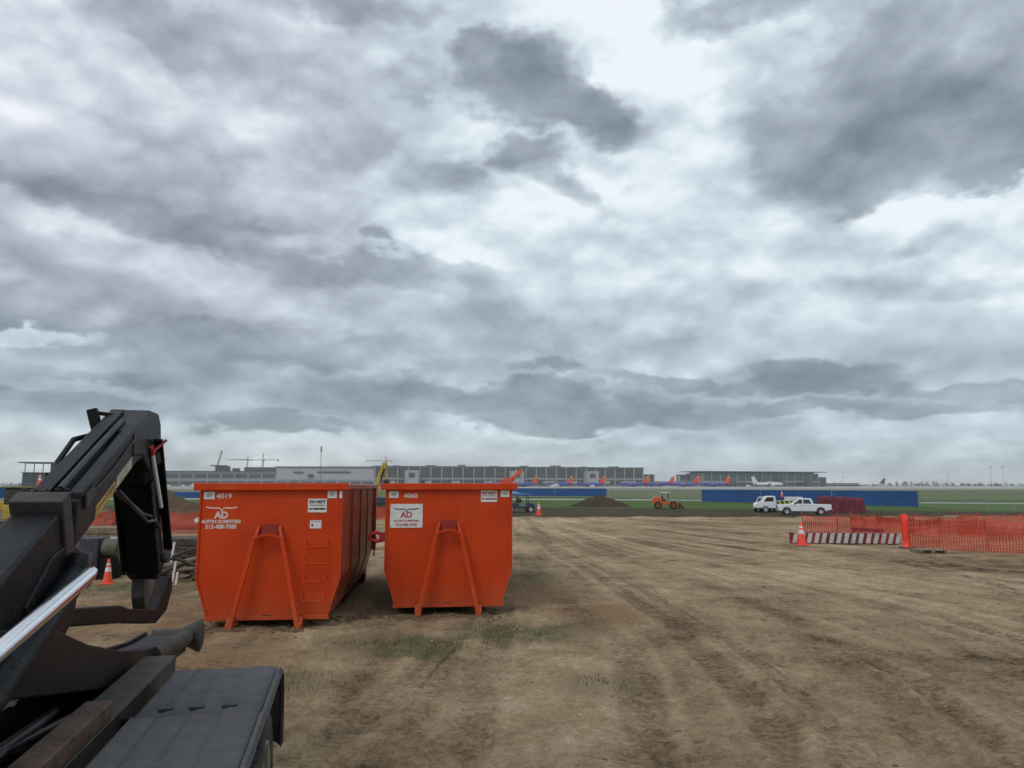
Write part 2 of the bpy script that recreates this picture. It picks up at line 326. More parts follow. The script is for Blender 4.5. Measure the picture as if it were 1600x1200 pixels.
def text(name, body, size, m, parent, loc, rot, align='CENTER', sx=1., bold=0.):
    cu = bpy.data.curves.new(name, 'FONT'); cu.body = body; cu.size = size; cu.align_x = align; cu.align_y = 'CENTER'; cu.extrude = .001; cu.offset = bold; cu.resolution_u = 3
    tmp = bpy.data.objects.new(name+'_tmp', cu); COL.objects.link(tmp)
    bpy.context.view_layer.update()
    me = bpy.data.meshes.new_from_object(tmp.evaluated_get(bpy.context.evaluated_depsgraph_get()))
    bpy.data.objects.remove(tmp); bpy.data.curves.remove(cu)
    me.name = name; me.materials.clear(); me.materials.append(M[m])
    o = bpy.data.objects.new(name, me); COL.objects.link(o); o.parent = parent; o.location = loc; o.rotation_euler = rot; o.scale = (sx, 1, 1)
    return o

# ------------------------------------------------------------------ numpy noise
def hsh(ix, iy, seed):
    h = (ix*374761393+iy*668265263+seed*1442695041) & 0xffffffff
    h = ((h ^ (h >> 13))*1274126177) & 0xffffffff
    return ((h ^ (h >> 16)) & 0xffff)/65535.0
def vnoise(x, y, seed=0):
    ix = np.floor(x).astype(np.int64); iy = np.floor(y).astype(np.int64); fx = x-ix; fy = y-iy
    fx = fx*fx*(3-2*fx); fy = fy*fy*(3-2*fy)
    a = hsh(ix, iy, seed); b = hsh(ix+1, iy, seed); c = hsh(ix, iy+1, seed); d = hsh(ix+1, iy+1, seed)
    return (a*(1-fx)+b*fx)*(1-fy)+(c*(1-fx)+d*fx)*fy
def fbm(x, y, oct=5, seed=0, gain=.5):
    s = 0; a = 1; t = 0
    for i in range(oct): s = s+a*vnoise(x*2**i+17*i, y*2**i-9*i, seed+i); t += a; a *= gain
    return s/t
def sst(a, b, x): q = np.clip((x-a)/(b-a), 0, 1); return q*q*(3-2*q)

# ------------------------------------------------------------------ the ground: one sheet, fine near the camera
TRACKS = [  # (half width, depth, darkness, points on the ground)
 (.17, .050, .95, [(4.8, 10.9), (5.0, 9.6), (4.75, 8.3), (4.6, 7.4), (4.2, 6.0), (3.7, 5.0), (3.0, 3.6)]),
 (.20, .045, .85, [(8.2, 16), (7.9, 13.6), (7.9, 11.6), (7.2, 9.3), (6.6, 7.6), (5.6, 5.6), (4.6, 4.2)]),
 (.20, .030, .60, [(.6, 40), (1.6, 27), (2.3, 19.5), (2.7, 14), (2.75, 10.5), (2.6, 7.8), (2.25, 6.0), (1.8, 4.2), (1.3, 3)]),
 (.20, .030, .55, [(2.2, 44), (3.8, 30), (5.0, 22), (5.6, 17), (5.9, 13), (5.9, 10), (5.6, 8), (5.0, 6)]),
 (.22, .028, .50, [(3.2, 52), (7.0, 30), (10.0, 21), (11.5, 16.5), (12.0, 13), (11.5, 10), (10.5, 8)]),
 (.22, .028, .50, [(5.5, 52), (10.0, 31), (13.6, 22), (15.2, 17.5), (16.0, 14), (15.8, 11), (15, 9)]),
 (.24, .032, .60, [(-.2, 16), (-.25, 12), (-.35, 9.5), (-.5, 7), (-.75, 5), (-1., 3)]),
 (.24, .032, .70, [(1.75, 12), (1.55, 9.5), (1.25, 7.3), (1.0, 5.8), (.65, 4.4), (.3, 3)]),
 (.22, .026, .55, [(-.9, 12.4), (-1.3, 9.5), (-1.7, 7.5), (-2.3, 5.6), (-2.7, 4)]),
 (.19, .022, .45, [(-7, 38), (-2, 34), (6, 31), (14, 33), (24, 40)]),
 (.22, .020, .45, [(-4, 46), (4, 43), (14, 44), (30, 52)]),
 (.25, .040, .80, [(3.3, 7.6), (2.9, 6.6), (2.6, 5.7), (2.5, 4.6)]),
 (.10, .018, .45, [(.9, 40), (2.0, 27), (2.8, 19.5), (3.25, 14), (3.35, 10.5), (3.2, 7.8), (2.85, 6.0), (2.4, 4.2)]),
 (.16, .022, .50, [(4.2, 50), (8.4, 30), (11.6, 21), (13.1, 16.5), (13.6, 13), (13.1, 10)]),
 (.15, .020, .45, [(3.0, 44), (4.9, 30), (6.5, 22), (7.1, 17), (7.3, 13), (7.3, 10), (7.0, 8)]),
 (.18, .022, .55, [(8, 3.5), (8.2, 6), (9.0, 9), (10.2, 12.5), (11.5, 17), (12.2, 24)]),
 (.14, .018, .50, [(-1.9, 3), (-1.5, 5), (-1.15, 7), (-.95, 9.5), (-.9, 12)]),
 (.20, .026, .60, [(24, 18), (17, 15.5), (12.5, 12.2), (9.3, 8.6), (7.8, 6)]),
 (.22, .030, .55, [(19, 26), (14, 19), (10, 13.5), (7.4, 9.8), (6.0, 7.4)]),
]
def build_ground():
    def axis(fine0, fine1, st, lo, hi, g=1.16):
        xs = list(np.arange(fine0, fine1, st)); a = xs[-1]; s = st
        while a < hi: s *= g; a += s; xs.append(a)
        a = xs[0]; s = st; pre = []
        while a > lo: s *= g; a -= s; pre.append(a)
        return np.array(pre[::-1]+xs)
    xs = axis(-7.5, 11.5, .042, -9000, 9000)
    ys = [2.2]; 
    while ys[-1] < 9500: ys.append(ys[-1]+(max(.034, .0052*ys[-1]) if ys[-1] < 60 else .06*ys[-1]))
    ys = np.array([-9000, -3000, -1000, -300, -100, -30, -10, -3, 0, 1, 1.7]+ys)
    X, Y = np.meshgrid(xs, ys); x = X.ravel(); y = Y.ravel()
    near = np.exp(-np.maximum(y-14, 0)/22)*np.exp(-np.maximum(np.abs(x)-22, 0)/30)
    z = (fbm(x*.22, y*.22, 3, 3)-.5)*.10*near+(fbm(x*1.3, y*1.3, 4, 11)-.5)*.05*near
    z += (fbm(x*5.5, y*5.5, 4, 23, .6)-.5)*.050*near; z += np.maximum(fbm(x*9, y*9, 3, 91, .6)-.56, 0)*.16*near*np.exp(-np.maximum(y-9, 0)/12)
    shp = np.interp(y, [0, 3, 7.8, 14, 21, 30, 52, 90], [.35, .5, .95, 1., .85, .6, .27, .2]); fa = x/shp
    flow = fbm(fa*1.15+fbm(x*.3, y*.3, 2, 61)*.5, y*.10, 4, 63, .62); flow = np.clip((flow-.5)*2.1+.5, 0, 1)
    z += (flow-.5)*.028*near
    tr = np.zeros_like(x); pl = np.zeros_like(x); ts = np.zeros_like(x); wob = (fbm(x*.5, y*.5, 3, 5)-.5)*.5; brk = sst(.30, .62, fbm(x*.55, y*.4, 4, 31))
    for k, (hw, dep, dk, pts) in enumerate(TRACKS):
        best = np.full_like(x, 1e9); along = np.zeros_like(x); acc = 0
        P = [np.array(p, float) for p in pts]
        Q = []
        for i in range(len(P)-1):          # smooth the polyline
            p0 = P[max(i-1, 0)]; p1 = P[i]; p2 = P[i+1]; p3 = P[min(i+2, len(P)-1)]
            for u in np.linspace(0, 1, 5)[:-1]: Q.append(.5*((2*p1)+(-p0+p2)*u+(2*p0-5*p1+4*p2-p3)*u*u+(-p0+3*p1-3*p2+p3)*u**3))
        Q.append(P[-1])
        for a, b in zip(Q[:-1], Q[1:]):
            d = b-a; L = np.hypot(*d)
            if L < 1e-6: continue
            u = np.clip(((x-a[0])*d[0]+(y-a[1])*d[1])/L/L, 0, 1); r = np.hypot(x-a[0]-u*d[0], y-a[1]-u*d[1])
            m = r < best; best[m] = r[m]; along[m] = (acc+u*L)[m]; acc += L
        q = np.abs(best+wob*.12)
        core = 1-sst(hw*.55, hw*1.15, q); lip = np.exp(-((q-hw*1.4)/(hw*.35))**2)
        vis = (.45+.55*brk)
        z += (-dep*core+dep*.6*lip)*.8*vis*near
        pl = np.maximum(pl, lip*vis*dk)
        w = core*dk*vis; m = w > tr; tr[m] = w[m]; ts[m] = along[m]
    gr = np.zeros_like(x)
    for (cx, cy, rx, ry, a) in GRASS:
        r = np.hypot((x-cx)/rx, (y-cy)/ry); gr = np.maximum(gr, a*(1-sst(.35, 1.2, r+(fbm(x*1.6, y*1.6, 4, 41)-.5)*1.3)))
    rd = np.zeros_like(x)
    for (cx, cy, rx, ry, a) in REDS:
        r = np.hypot((x-cx)/rx, (y-cy)/ry); rd = np.maximum(rd, a*(1-sst(.3, 1.2, r+(fbm(x*1.2, y*1.2, 4, 51)-.5)*1.2)))
    nx, ny = len(xs), len(ys)
    me = bpy.data.meshes.new('ground')
    me.vertices.add(nx*ny); me.vertices.foreach_set('co', np.stack([x, y, z], 1).astype(np.float32).ravel())
    j, i = np.meshgrid(np.arange(ny-1), np.arange(nx-1), indexing='ij'); q = (j*nx+i).ravel()
    F = np.stack([q, q+1, q+1+nx, q+nx], 1).astype(np.int32)
    me.loops.add(F.size); me.loops.foreach_set('vertex_index', F.ravel())
    me.polygons.add(len(F)); me.polygons.foreach_set('loop_start', np.arange(0, F.size, 4, dtype=np.int32)); me.polygons.foreach_set('loop_total', np.full(len(F), 4, np.int32))
    me.polygons.foreach_set('use_smooth', np.ones(len(F), bool)); me.update(calc_edges=True)
    for nm, arr in (('track', tr), ('along', ts), ('grassy', gr), ('reddish', rd), ('flow', flow), ('pale', pl)):
        a = me.attributes.new(nm, 'FLOAT', 'POINT'); a.data.foreach_set('value', arr.astype(np.float32))
    m = bpy.data.materials.new('packed_dirt'); m.use_nodes = True; t = NT(m.node_tree); p = t.n['Principled BSDF']; oc = t.coord('Object')
    def attr(nm): a = t.n.new('ShaderNodeAttribute'); a.attribute_name = nm; return a.outputs['Fac']
    big = t.noise(oc, .16, 6, .6, .5); mid = t.noise(oc, 1.1, 8, .68, .3); fin = t.noise(oc, 9., 9, .74); grit = t.noise(oc, 46., 6, .7)
    f = t.math('ADD', t.math('ADD', t.math('MULTIPLY', big, .24), t.math('MULTIPLY', mid, .28)), t.math('ADD', t.math('MULTIPLY', fin, .28), t.math('MULTIPLY', grit, .20)))
    f = t.math('ADD', f, t.math('ADD', t.math('MULTIPLY', t.math('SUBTRACT', attr('flow'), .5), .085), t.math('MULTIPLY', attr('pale'), .06)))
    c = t.ramp(t.mrange(f, .403, .622, smooth=False), [(0, (.110, .070, .034)), (.22, (.260, .180, .100)), (.5, (.450, .325, .192)), (.78, (.60, .458, .288)), (1, (.80, .65, .45))])
    c = t.mix(t.math('MULTIPLY', attr('reddish'), t.mrange(mid, .3, .65)), c, (.36, .165, .075, 1))
    gm = t.math('MULTIPLY', t.math('MULTIPLY', attr('grassy'), .8), t.mrange(t.math('ADD', t.math('MULTIPLY', fin, .5), t.math('MULTIPLY', mid, .5)), .42, .56))
    c = t.mix(gm, c, (.075, .105, .032, 1))
    lug = t.math('SINE', t.math('ADD', t.math('MULTIPLY', attr('along'), 42.), t.math('MULTIPLY', mid, 3.)))
    tk = attr('track')
    c = t.mix(t.math('MULTIPLY', tk, t.mrange(t.math('ADD', fin, t.math('MULTIPLY', lug, .07)), .34, .62, .68, .10)), c, (.095, .068, .042, 1))
    chips = t.n.new('ShaderNodeTexVoronoi'); chips.inputs['Scale'].default_value = 17.; t.l.new(oc, chips.inputs['Vector'])
    cm = t.math('MULTIPLY', t.mrange(chips.outputs['Distance'], .10, .22, 1., 0.), t.mrange(t.noise(oc, 2.2, 5, .6), .52, .66))
    c = t.mix(t.math('MULTIPLY', cm, .45), c, (.50, .40, .28, 1))
    t.l.new(c, p.inputs['Base Color']); p.inputs['Roughness'].default_value = .93; p.inputs['Specular IOR Level'].default_value = .2
    h = t.math('ADD', t.math('ADD', t.math('MULTIPLY', fin, 1.1), t.math('MULTIPLY', grit, .55)), t.math('ADD', t.math('MULTIPLY', mid, 1.3), t.math('MULTIPLY', t.math('MULTIPLY', lug, tk), .35)))
    h = t.math('ADD', h, t.math('MULTIPLY', cm, .25))
    b = t.n.new('ShaderNodeBump'); b.inputs['Strength'].default_value = 1.; b.inputs['Distance'].default_value = .10
    t.l.new(h, b.inputs['Height']); t.l.new(b.outputs[0], p.inputs['Normal'])
    me.materials.append(m); o = bpy.data.objects.new('ground', me); COL.objects.link(o); tag(o, kind='structure')
    return xs, ys, z.reshape(ny, nx)
GRASS = [(-1.6, 11.6, 1.4, .9, 1.), (-.1, 12.6, 1.1, 1.0, 1.), (1.0, 13.0, 1.0, .5, .6), (-2.9, 6.8, .7, .5, .8), (.5, 19.5, 1.0, 2.4, .8), (.3, 24, 1.2, 2.5, .6), (-9.4, 17.6, 2.2, 1.6, 1.),
         (-2.8, 9.5, 1.0, .8, .5), (1.1, 9.4, .6, .6, .5), (-3.5, 17, .7, 3, .6), (-8.0, 26, 4, 3, .8), (16, 47, 7, 3.5, .7), (-13, 33, 6, 4, .5), (-3.2, 30, 1.5, 6, .7)]
REDS = [(-5.2, 9.2, 2.8, 2.6, .6), (1.9, 14.5, 1.2, 1.4, .6), (-8, 13.5, 2.6, 2.6, .6), (.7, 16.5, 1.5, 2, .5), (-12, 34, 10, 4, .7)]
GX, GY, GZ = build_ground()
def zg(x, y):
    i = min(max(int(np.searchsorted(GX, x)), 1), len(GX)-1); j = min(max(int(np.searchsorted(GY, y)), 1), len(GY)-1)
    return float(min(GZ[j, i], GZ[j-1, i-1]))*1.0

def strip(name, pts, z, m, n=40, wob=0., seed=0):
    """ground sheet from front/back edge polylines [(x,y0,y1)...] interpolated with a ragged edge"""
    P = pts; vs = []; fs = []
    X0, X1 = P[0][0], P[-1][0]; px = [p[0] for p in P]
    N = n
    for i in range(N+1):
        x = X0+(X1-X0)*i/N; a = np.interp(x, px, [p[1] for p in P]); b = np.interp(x, px, [p[2] for p in P])
        w = (float(fbm(np.array([x*.9]), np.array([seed*3.1]), 4, seed)[0])-.5)*wob; w2 = (float(fbm(np.array([x*.9]), np.array([seed*3.1+50]), 4, seed)[0])-.5)*wob
        vs += [(x, a+w, z), (x, b+w2, z)]
    for i in range(N): k = 2*i; fs.append((k, k+2, k+3, k+1))
    mb = MB().add(vs, fs); o = mb.build(name, m); return tag(o, kind='structure')
GR1 = soil('mown_green_grass', [(.040, .075, .016), (.068, .122, .028), (.105, .160, .042)], .25)
GR2 = soil('dry_yellow_grass', [(.080, .105, .036), (.125, .145, .060), (.185, .185, .09)], .06)
GR3 = soil('straw_field', [(.13, .14, .085), (.18, .185, .115), (.24, .235, .155)], .03)
DSOIL = soil('dark_damp_soil', [(.030, .025, .014), (.062, .050, .030), (.105, .085, .052)], .5)
PAVE = soil('pale_taxiway', [(.34, .34, .32), (.40, .40, .38), (.45, .45, .43)], .02, .1)
strip('soil_strip', [(-60, 62, 90), (-20, 62, 90), (2, 57, 90), (25, 57, 88), (45, 60, 84), (70, 66, 84)], .022, DSOIL, 220, 5., 3)
strip('grass_verge', [(-200, 88, 150), (-5, 88, 150), (2, 86, 150), (5, 79, 150), (9, 78, 150), (30, 73, 150), (60, 60, 150), (160, 52, 150)], .030, GR1, 260, 3., 5)
strip('service_road', [(-300, 124, 133), (-5, 124, 133), (0, 122, 131), (25, 116, 124), (50, 100, 107), (70, 92, 98), (160, 76, 81)], .036, PAVE, 120)
strip('dry_grass_field', [(-600, 151, 330), (0, 150, 330), (60, 130, 330), (120, 110, 330), (700, 100, 330)], .042, GR2, 120)
strip('straw_field', [(-1500, 330, 640), (1500, 330, 640)], .06, GR3, 60)
strip('taxiway', [(-1800, 430, 520), (1800, 430, 520)], .085, PAVE, 30)
strip('apron', [(-2500, 640, 1500), (2500, 640, 1500)], .10, PAVE, 30)
strip('far_meadow', [(-6000, 1500, 6500), (6000, 1500, 6500)], .12, soil('far_scrub', [(.035, .05, .025), (.06, .075, .04), (.10, .11, .07)], .004), 30)

# loose stones, clods and grass (uncountable -> stuff)
def scatter_stones():
    r = random.Random(3); mb = MB(); base = bmesh.new(); bmesh.ops.create_icosphere(base, subdivisions=1, radius=1)
    bv = [v.co.copy() for v in base.verts]; bf = [tuple(v.index for v in f.verts) for f in base.faces]; base.free()
    for i in range(2600):
        y = 3+r.random()**1.7*24; x = r.uniform(-.62, .74)*(y+2)
        if -5.8 < x < .2 and 12.2 < y: continue
        s = r.choice((.006, .008, .010, .014, .02, .028))*r.uniform(.7, 1.3); 
        if vnoise(np.array([x*.8]), np.array([y*.8]), 77)[0] < .35 and s > .012: s *= .5
        sx, sy, sz = s*r.uniform(.8, 1.5), s*r.uniform(.8, 1.4), s*r.uniform(.4, .8); a = r.uniform(0, 6.28); z = zg(x, y)+sz*.35
        vs = []
        for v in bv:
            k = r.uniform(.78, 1.15); u, w = v.x*sx*k, v.y*sy*k
            vs.append((x+u*math.cos(a)-w*math.sin(a), y+u*math.sin(a)+w*math.cos(a), z+v.z*sz*k))
        mb.add(vs, bf)
    o = mb.build('gravel', soil('pale_stones', [(.15, .105, .065), (.26, .19, .12), (.40, .31, .22)], 6., .2)); tag(o, 'small loose stones and dirt clods strewn over the packed brown dirt', 'gravel', kind='stuff')
scatter_stones()
def blades():
    r = random.Random(5); mb = MB()
    for (cx, cy, rx, ry, a) in GRASS:
        if cy > 28: continue
        for i in range(int(520*rx*ry*a*(1.4 if cy < 14 else .5))):
            x = r.gauss(cx, rx*.45); y = r.gauss(cy, ry*.45)
            if vnoise(np.array([x*3]), np.array([y*3]), 9)[0] < .45: continue
            h = r.uniform(.02, .085); w = r.uniform(.004, .009); an = r.uniform(0, 6.28); z = zg(x, y); dx, dy = math.cos(an)*w, math.sin(an)*w; lx, ly = r.uniform(-.03, .03), r.uniform(-.03, .03)
            mb.add([(x-dx, y-dy, z), (x+dx, y+dy, z), (x+lx, y+ly, z+h)], [(0, 1, 2)])
    o = mb.build('grass', mat('short_grass_blades', (.105, .110, .045), .8, var=.4, vscale=2.)); tag(o, 'sparse short green weeds growing in patches on the dirt', 'grass', kind='stuff')
blades()
def clods():
    r = random.Random(15); mb = MB(); base = bmesh.new(); bmesh.ops.create_icosphere(base, subdivisions=1, radius=1); bv = [v.co.copy() for v in base.verts]; bf = [tuple(v.index for v in f.verts) for f in base.faces]; base.free()
    feet = [(-4.75, 12.6), (-3.65, 12.75), (-1.78, 13.95), (-.66, 14.1)]
    for i in range(900):
        if i % 3: f_ = r.choice(feet); x, y = r.gauss(f_[0], .13), r.gauss(f_[1], .12)
        else: x = r.uniform(-5.3, -.2); y = 13.25+(x+5.3)*.20+r.gauss(0, .16)
        s_ = r.uniform(.012, .045); z = zg(x, y)+s_*.2; vs = []
        for v in bv: k = r.uniform(.7, 1.2); vs.append((x+v.x*s_*k*1.3, y+v.y*s_*k*1.2, z+v.z*s_*k*.7))
        mb.add(vs, bf)
    tag(mb.build('soil_clods', soil('clod_soil', [(.07, .048, .028), (.16, .115, .068), (.28, .205, .13)], 5., .5)), 'small clods of soil pushed up round the container skids', 'soil clods', kind='stuff')
clods()

# ------------------------------------------------------------------ roll-off containers
def make_container(label, loc, rz, number, sheet, ladder):
    t = thing('roll_off_container', label, 'waste container', loc, rz, 'orange roll-off containers')
    w, zb, zc, zt, L, ch = 1.205, .17, .82, 2.32, 6.3, .20
    out = [(-w, zt), (-w, zc), (-w+ch, zb), (w-ch, zb), (w, zc), (w, zt)]
    fr = MB(); fr.prism(out, 0, .05, 'y'); fr.build('front_plate', ORANGE, t, bev=.004)
    for sgn, nm in ((-1, 'side_wall'), (1, 'side_wall')):
        s_ = MB(); o_ = [(sgn*w, zt), (sgn*w, zc), (sgn*(w-ch), zb), (sgn*(w-ch-.04), zb+.03), (sgn*(w-.05), zc), (sgn*(w-.05), zt)]
        s_.prism(o_, .052, L, 'y'); wall = s_.build(nm, SIDE, t)
        for k in range(3):
            rb = MB()
            y = 1.5+k*1.5
            rb.prism([(sgn*w, zt-.02), (sgn*w, zc), (sgn*(w-ch), zb+.02), (sgn*(w-ch+.02), zb+.02), (sgn*(w+.022), zc), (sgn*(w+.022), zt-.02)], y, y+.07, 'y')
            rb.build('rib', SIDE, wall, bev=.004)
    MB().box(-w+ch, w-ch, .052, L, zb, zb+.04).build('floor', SIDE, t)
    d = MB(); d.prism([(p[0]*1.0, p[1]) for p in out], L, L+.07, 'y'); dr = d.build('rear_door', SIDE, t, bev=.005)
    for z in (.95, 1.5, 2.05): h = MB(); h.tube([(w+.03, L+.02, z-.07), (w+.03, L+.02, z+.07)], .032, 8); h.box(w-.04, w+.05, L-.06, L+.1, z-.03, z+.03); h.build('hinge', SIDE, dr)
    h = MB(); h.tube([(w+.02, L+.05, 1.25), (w+.07, L+.02, 1.05), (w+.06, L-.02, .8), (w+.03, L-.1, .62)], .018, 6); h.build('chain', SIDE, dr)
    MB().box(w-.02, w+.075, L-.16, L-.002, zc-.05, zt+.0).build('rear_post', SIDE, t, bev=.006); MB().box(-w-.075, -w+.02, L-.16, L-.002, zc-.05, zt).build('rear_post', SIDE, t, bev=.006)
    rm = MB(); rm.box(-w-.10, w+.10, -.075, .03, zt-.01, zt+.115); rm.build('front_rim', ORANGE, t, bev=.012)
    rs = MB(); rs.box(w-.03, w+.09, .032, L+.06, zt-.0, zt+.10); rs.box(-w-.09, -w+.03, .032, L+.06, zt, zt+.10); rs.box(-w+.03, w-.03, L-.03, L+.06, zt, zt+.10); rs.build('side_rim', SIDE, t, bev=.012)
    # underside rails, projecting in front as skids, plus rear rollers
    for sx in (-.53, .53):
        MB().box(sx-.045, sx+.045, .02, L-.05, .035, .168).build('skid_rail', ORANGE, t, bev=.006)
    for sx in (-.98, .98):
        rl = MB(); rl.lathe([(.0, -.08), (.105, -.08), (.12, -.06), (.12, .06), (.105, .08), (0, .08)], (sx, L-.55, .125), 'x', 16); rl.build('roller', 'darkp', t)
        br = MB(); br.prism([(L-.75, zb+.2), (L-.66, .08), (L-.44, .08), (L-.35, zb+.2)], sx-.12, sx-.10, 'x'); br.prism([(L-.75, zb+.2), (L-.66, .08), (L-.44, .08), (L-.35, zb+.2)], sx+.10, sx+.12, 'x'); br.build('roller_bracket', SIDE, t)
    # A-frame
    foot = [(-.56, -.24, .02), (.56, -.24, .02)]; knee = [(-.235, -.13, 1.53), (.215, -.13, 1.53)]; top = [(-.185, -.03, 1.70), (.165, -.03, 1.70)]
    for k in (0, 1):
        a = MB(); a.bar(foot[k], knee[k], .075, .075, (0, 1, 0)); a.bar(Vector(knee[k])+Vector((0, .01, -.04)), top[k], .05, .07, (0, 1, 0))
        a.build('hook_frame_leg', ORANGE, t, bev=.006)
        gs = MB(); x = foot[k][0]; gs.prism([(-.27, .0), (-.21, .0), (.0, .10), (.0, .20), (-.15, .20), (-.27, .10)], x-.055, x+.055, 'x'); gs.build('skid_nose', ORANGE, t, bev=.006)
    hb = MB()
    pts = [(-.25+.5*i/12-.01, 1.46+.075*math.sin(math.pi*i/12)) for i in range(13)]
    poly = pts+[(p[0], p[1]+.05) for p in pts[::-1]]
    hb.prism(poly, -.175, -.115, 'y'); hb.build('hook_bar', ORANGE, t, bev=.004)
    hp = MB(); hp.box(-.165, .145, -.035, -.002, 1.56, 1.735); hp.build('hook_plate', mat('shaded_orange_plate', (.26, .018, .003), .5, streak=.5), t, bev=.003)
    nb = MB(); nb.box(-.08, .06, -.035, -.002, zb+.002, zb+.045); nb.build('drain_notch', 'darkp', t)
    fl = MB(); fl.box(-w+ch-.03, w-ch+.03, -.045, -.002, zb-.035, zb+.03); fl.build('sill', ORANGE, t, bev=.005)
    for sx in (-1, 1):
        cb = MB(); cb.bar((sx*(w-.012), -.012, zt-.03), (sx*(w-.012), -.012, zc), .03, .024, (0, 1, 0)); cb.bar((sx*(w-.012), -.012, zc), (sx*(w-ch-.01), -.012, zb+.03), .03, .024, (0, 1, 0))
        cb.build('corner_bead', ORANGE, t)
    if ladder:
        for k, (z, xo) in enumerate(((1.345, .0), (1.06, -.005), (.765, -.015), (.44, -.03))):
            r_ = MB(); x0, x1 = .60+xo, .97+xo
            r_.tube([(x0, -.0, z+.10), (x0, -.085, z+.09), (x0+.01, -.10, z), (x1-.01, -.10, z), (x1, -.085, z+.09), (x1, 0, z+.10)], .014, 8); r_.build('ladder_rung', ORANGE, t)
    rot = (math.pi/2, 0, 0); yf = -.006
    # corner reflectors
    for nm, x0, x1, z0, m_ in (('reflector', -w+.06, -w+.24, 2.16, 'offwhite'), ('reflector', w-.22 if not ladder else w-.26, w-.05 if not ladder else w-.10, 2.175, 'offwhite')):
        q = MB().box(x0, x1, -.008, -.0015, z0, z0+.125).build(nm, m_, t)
        MB().box(x0+.045, x1-.045, -.0105, -.0085, z0+.035, z0+.10).build('reflector_face', 'greenish', q)
    if ladder: MB().box(w-.055, w-.006, -.03, -.026, 2.175, 2.30).build('reflector', 'offwhite', t)
    text('number', number, .115, 'letter', t, (-w+.40, yf, 2.21) if ladder else (-w+.47, yf, 2.195), rot, sx=1.15, bold=.004)
    def horns(par, cx, cz, s, m_, y):
        for sg in (-1, 1):
            up_ = [(0.02, -.25), (.10, .02), (.20, .10), (.5, .07), (.78, .10), (1.0, .22)]; lo = [(.97, .32), (.80, .24), (.5, .20), (.2, .22), (.06, .10), (-.0, -.1)]
            g = MB(); poly_ = [(cx+sg*p[0]*s, cz+p[1]*s*.62) for p in up_+lo]; g.prism(poly_, y-.002, y, 'y'); g.build('logo_horn', m_, par)
    if sheet:
        sh = MB().box(-1.115, -.505, -.012, -.0015, 1.60, 2.045).build('company_sheet', 'offwhite', t)
        for (x, z) in ((-1.09, 2.02), (-.53, 2.02), (-1.09, 1.625), (-.53, 1.625)): MB().lathe([(0, -.016), (.010, -.016), (.010, -.0125)], (x, 0, z), 'y', 8).build('rivet', 'galv', sh)
        horns(sh, -.81, 1.925, .245, 'blackletter', -.0125)
        text('logo_letters', 'AD', .155, 'redletter', sh, (-.81, -.014, 1.838), rot, bold=.005)
        text('company_name', 'AUSTIN DUMPSTERS', .054, 'redletter', sh, (-.81, -.014, 1.728), rot, sx=.98, bold=.0015)
        text('phone_number', '512-488-7000', .068, 'redletter', sh, (-.81, -.014, 1.655), rot, sx=1.05, bold=.002)
        bx = (.605, .915, 2.08, 2.30)
    else:
        horns(t, -.835, 1.985, .265, 'letter', -.003)
        text('logo_letters', 'AD', .155, 'letter', t, (-.835, yf, 1.885), rot, bold=.008)
        text('company_name', 'AUSTIN DUMPSTERS', .078, 'letter', t, (-.835, yf, 1.778), rot, sx=.92, bold=.0035)
        text('phone_number', '512-488-7000', .098, 'letter', t, (-.835, yf, 1.690), rot, sx=.93, bold=.004)
        bx = (.615, .935, 1.93, 2.165)
        sm = MB().box(.66, .855, -.008, -.0015, 1.655, 1.795).build('small_label', 'offwhite', t)
        MB().box(.67, .845, -.0105, -.0085, 1.765, 1.785).build('label_band', 'greenish', sm)
        MB().lathe([(0, -.0105), (.022, -.0105), (.022, -.0085)], (.70, 0, 1.715), 'y', 12).build('label_mark', 'purple', sm)
    x0, x1, z0, z1 = bx; lm = 'purple' if sheet else 'blackletter'
    st = MB().box(x0, x1, -.009, -.0015, z0, z1).build('warning_sticker', 'offwhite', t); cx = (x0+x1)/2; hh = z1-z0
    text('warning_text', 'DO NOT', .068, lm, st, (cx, -.012, z1-.055), rot, bold=.004)
    text('warning_text', 'PLAY ON OR AROUND', .024, lm, st, (cx, -.012, z0+hh*.52), rot, bold=.001)
    text('warning_text', 'NO TRESPASSING', .038, lm, st, (cx, -.012, z0+hh*.26), rot, sx=.95, bold=.003)
    return t
RZ = R(5.6)
c1 = make_container('long orange container with white lettering and rung ladder, beside the black truck arm', (-4.165, 12.93, 0), RZ, '4019', False, True)
c2 = make_container('orange container with white company sheet, standing right of the other one', (-1.20, 14.28, 0), RZ, '4060', True, False)
# bits that only the second container shows
q = MB(); q.tube([(-1.24, .35, 1.44), (-1.40, .30, 1.50), (-1.50, .28, 1.46), (-1.52, .28, 1.38), (-1.42, .28, 1.33), (-1.26, .33, 1.35)], .035, 8); q.box(-1.33, -1.235, .24, .42, 1.33, 1.50); q.build('side_latch', mat('bright_red_latch', (.62, .03, .02), .4), c2)
q = MB(); q.bar((1.12, .35, 2.44), (1.44, .30, 2.69), .06, .08, (0, 1, 0)); q.bar((1.02, .35, 2.46), (1.20, .35, 2.50), .10, .07, (0, 1, 0)); q.bar((1.36, .28, 2.70), (1.25, .33, 2.47), .03, .03); q.build('tarp_lever', mat('faded_orange_bar', (.66, .12, .06), .5), c2, bev=.006)

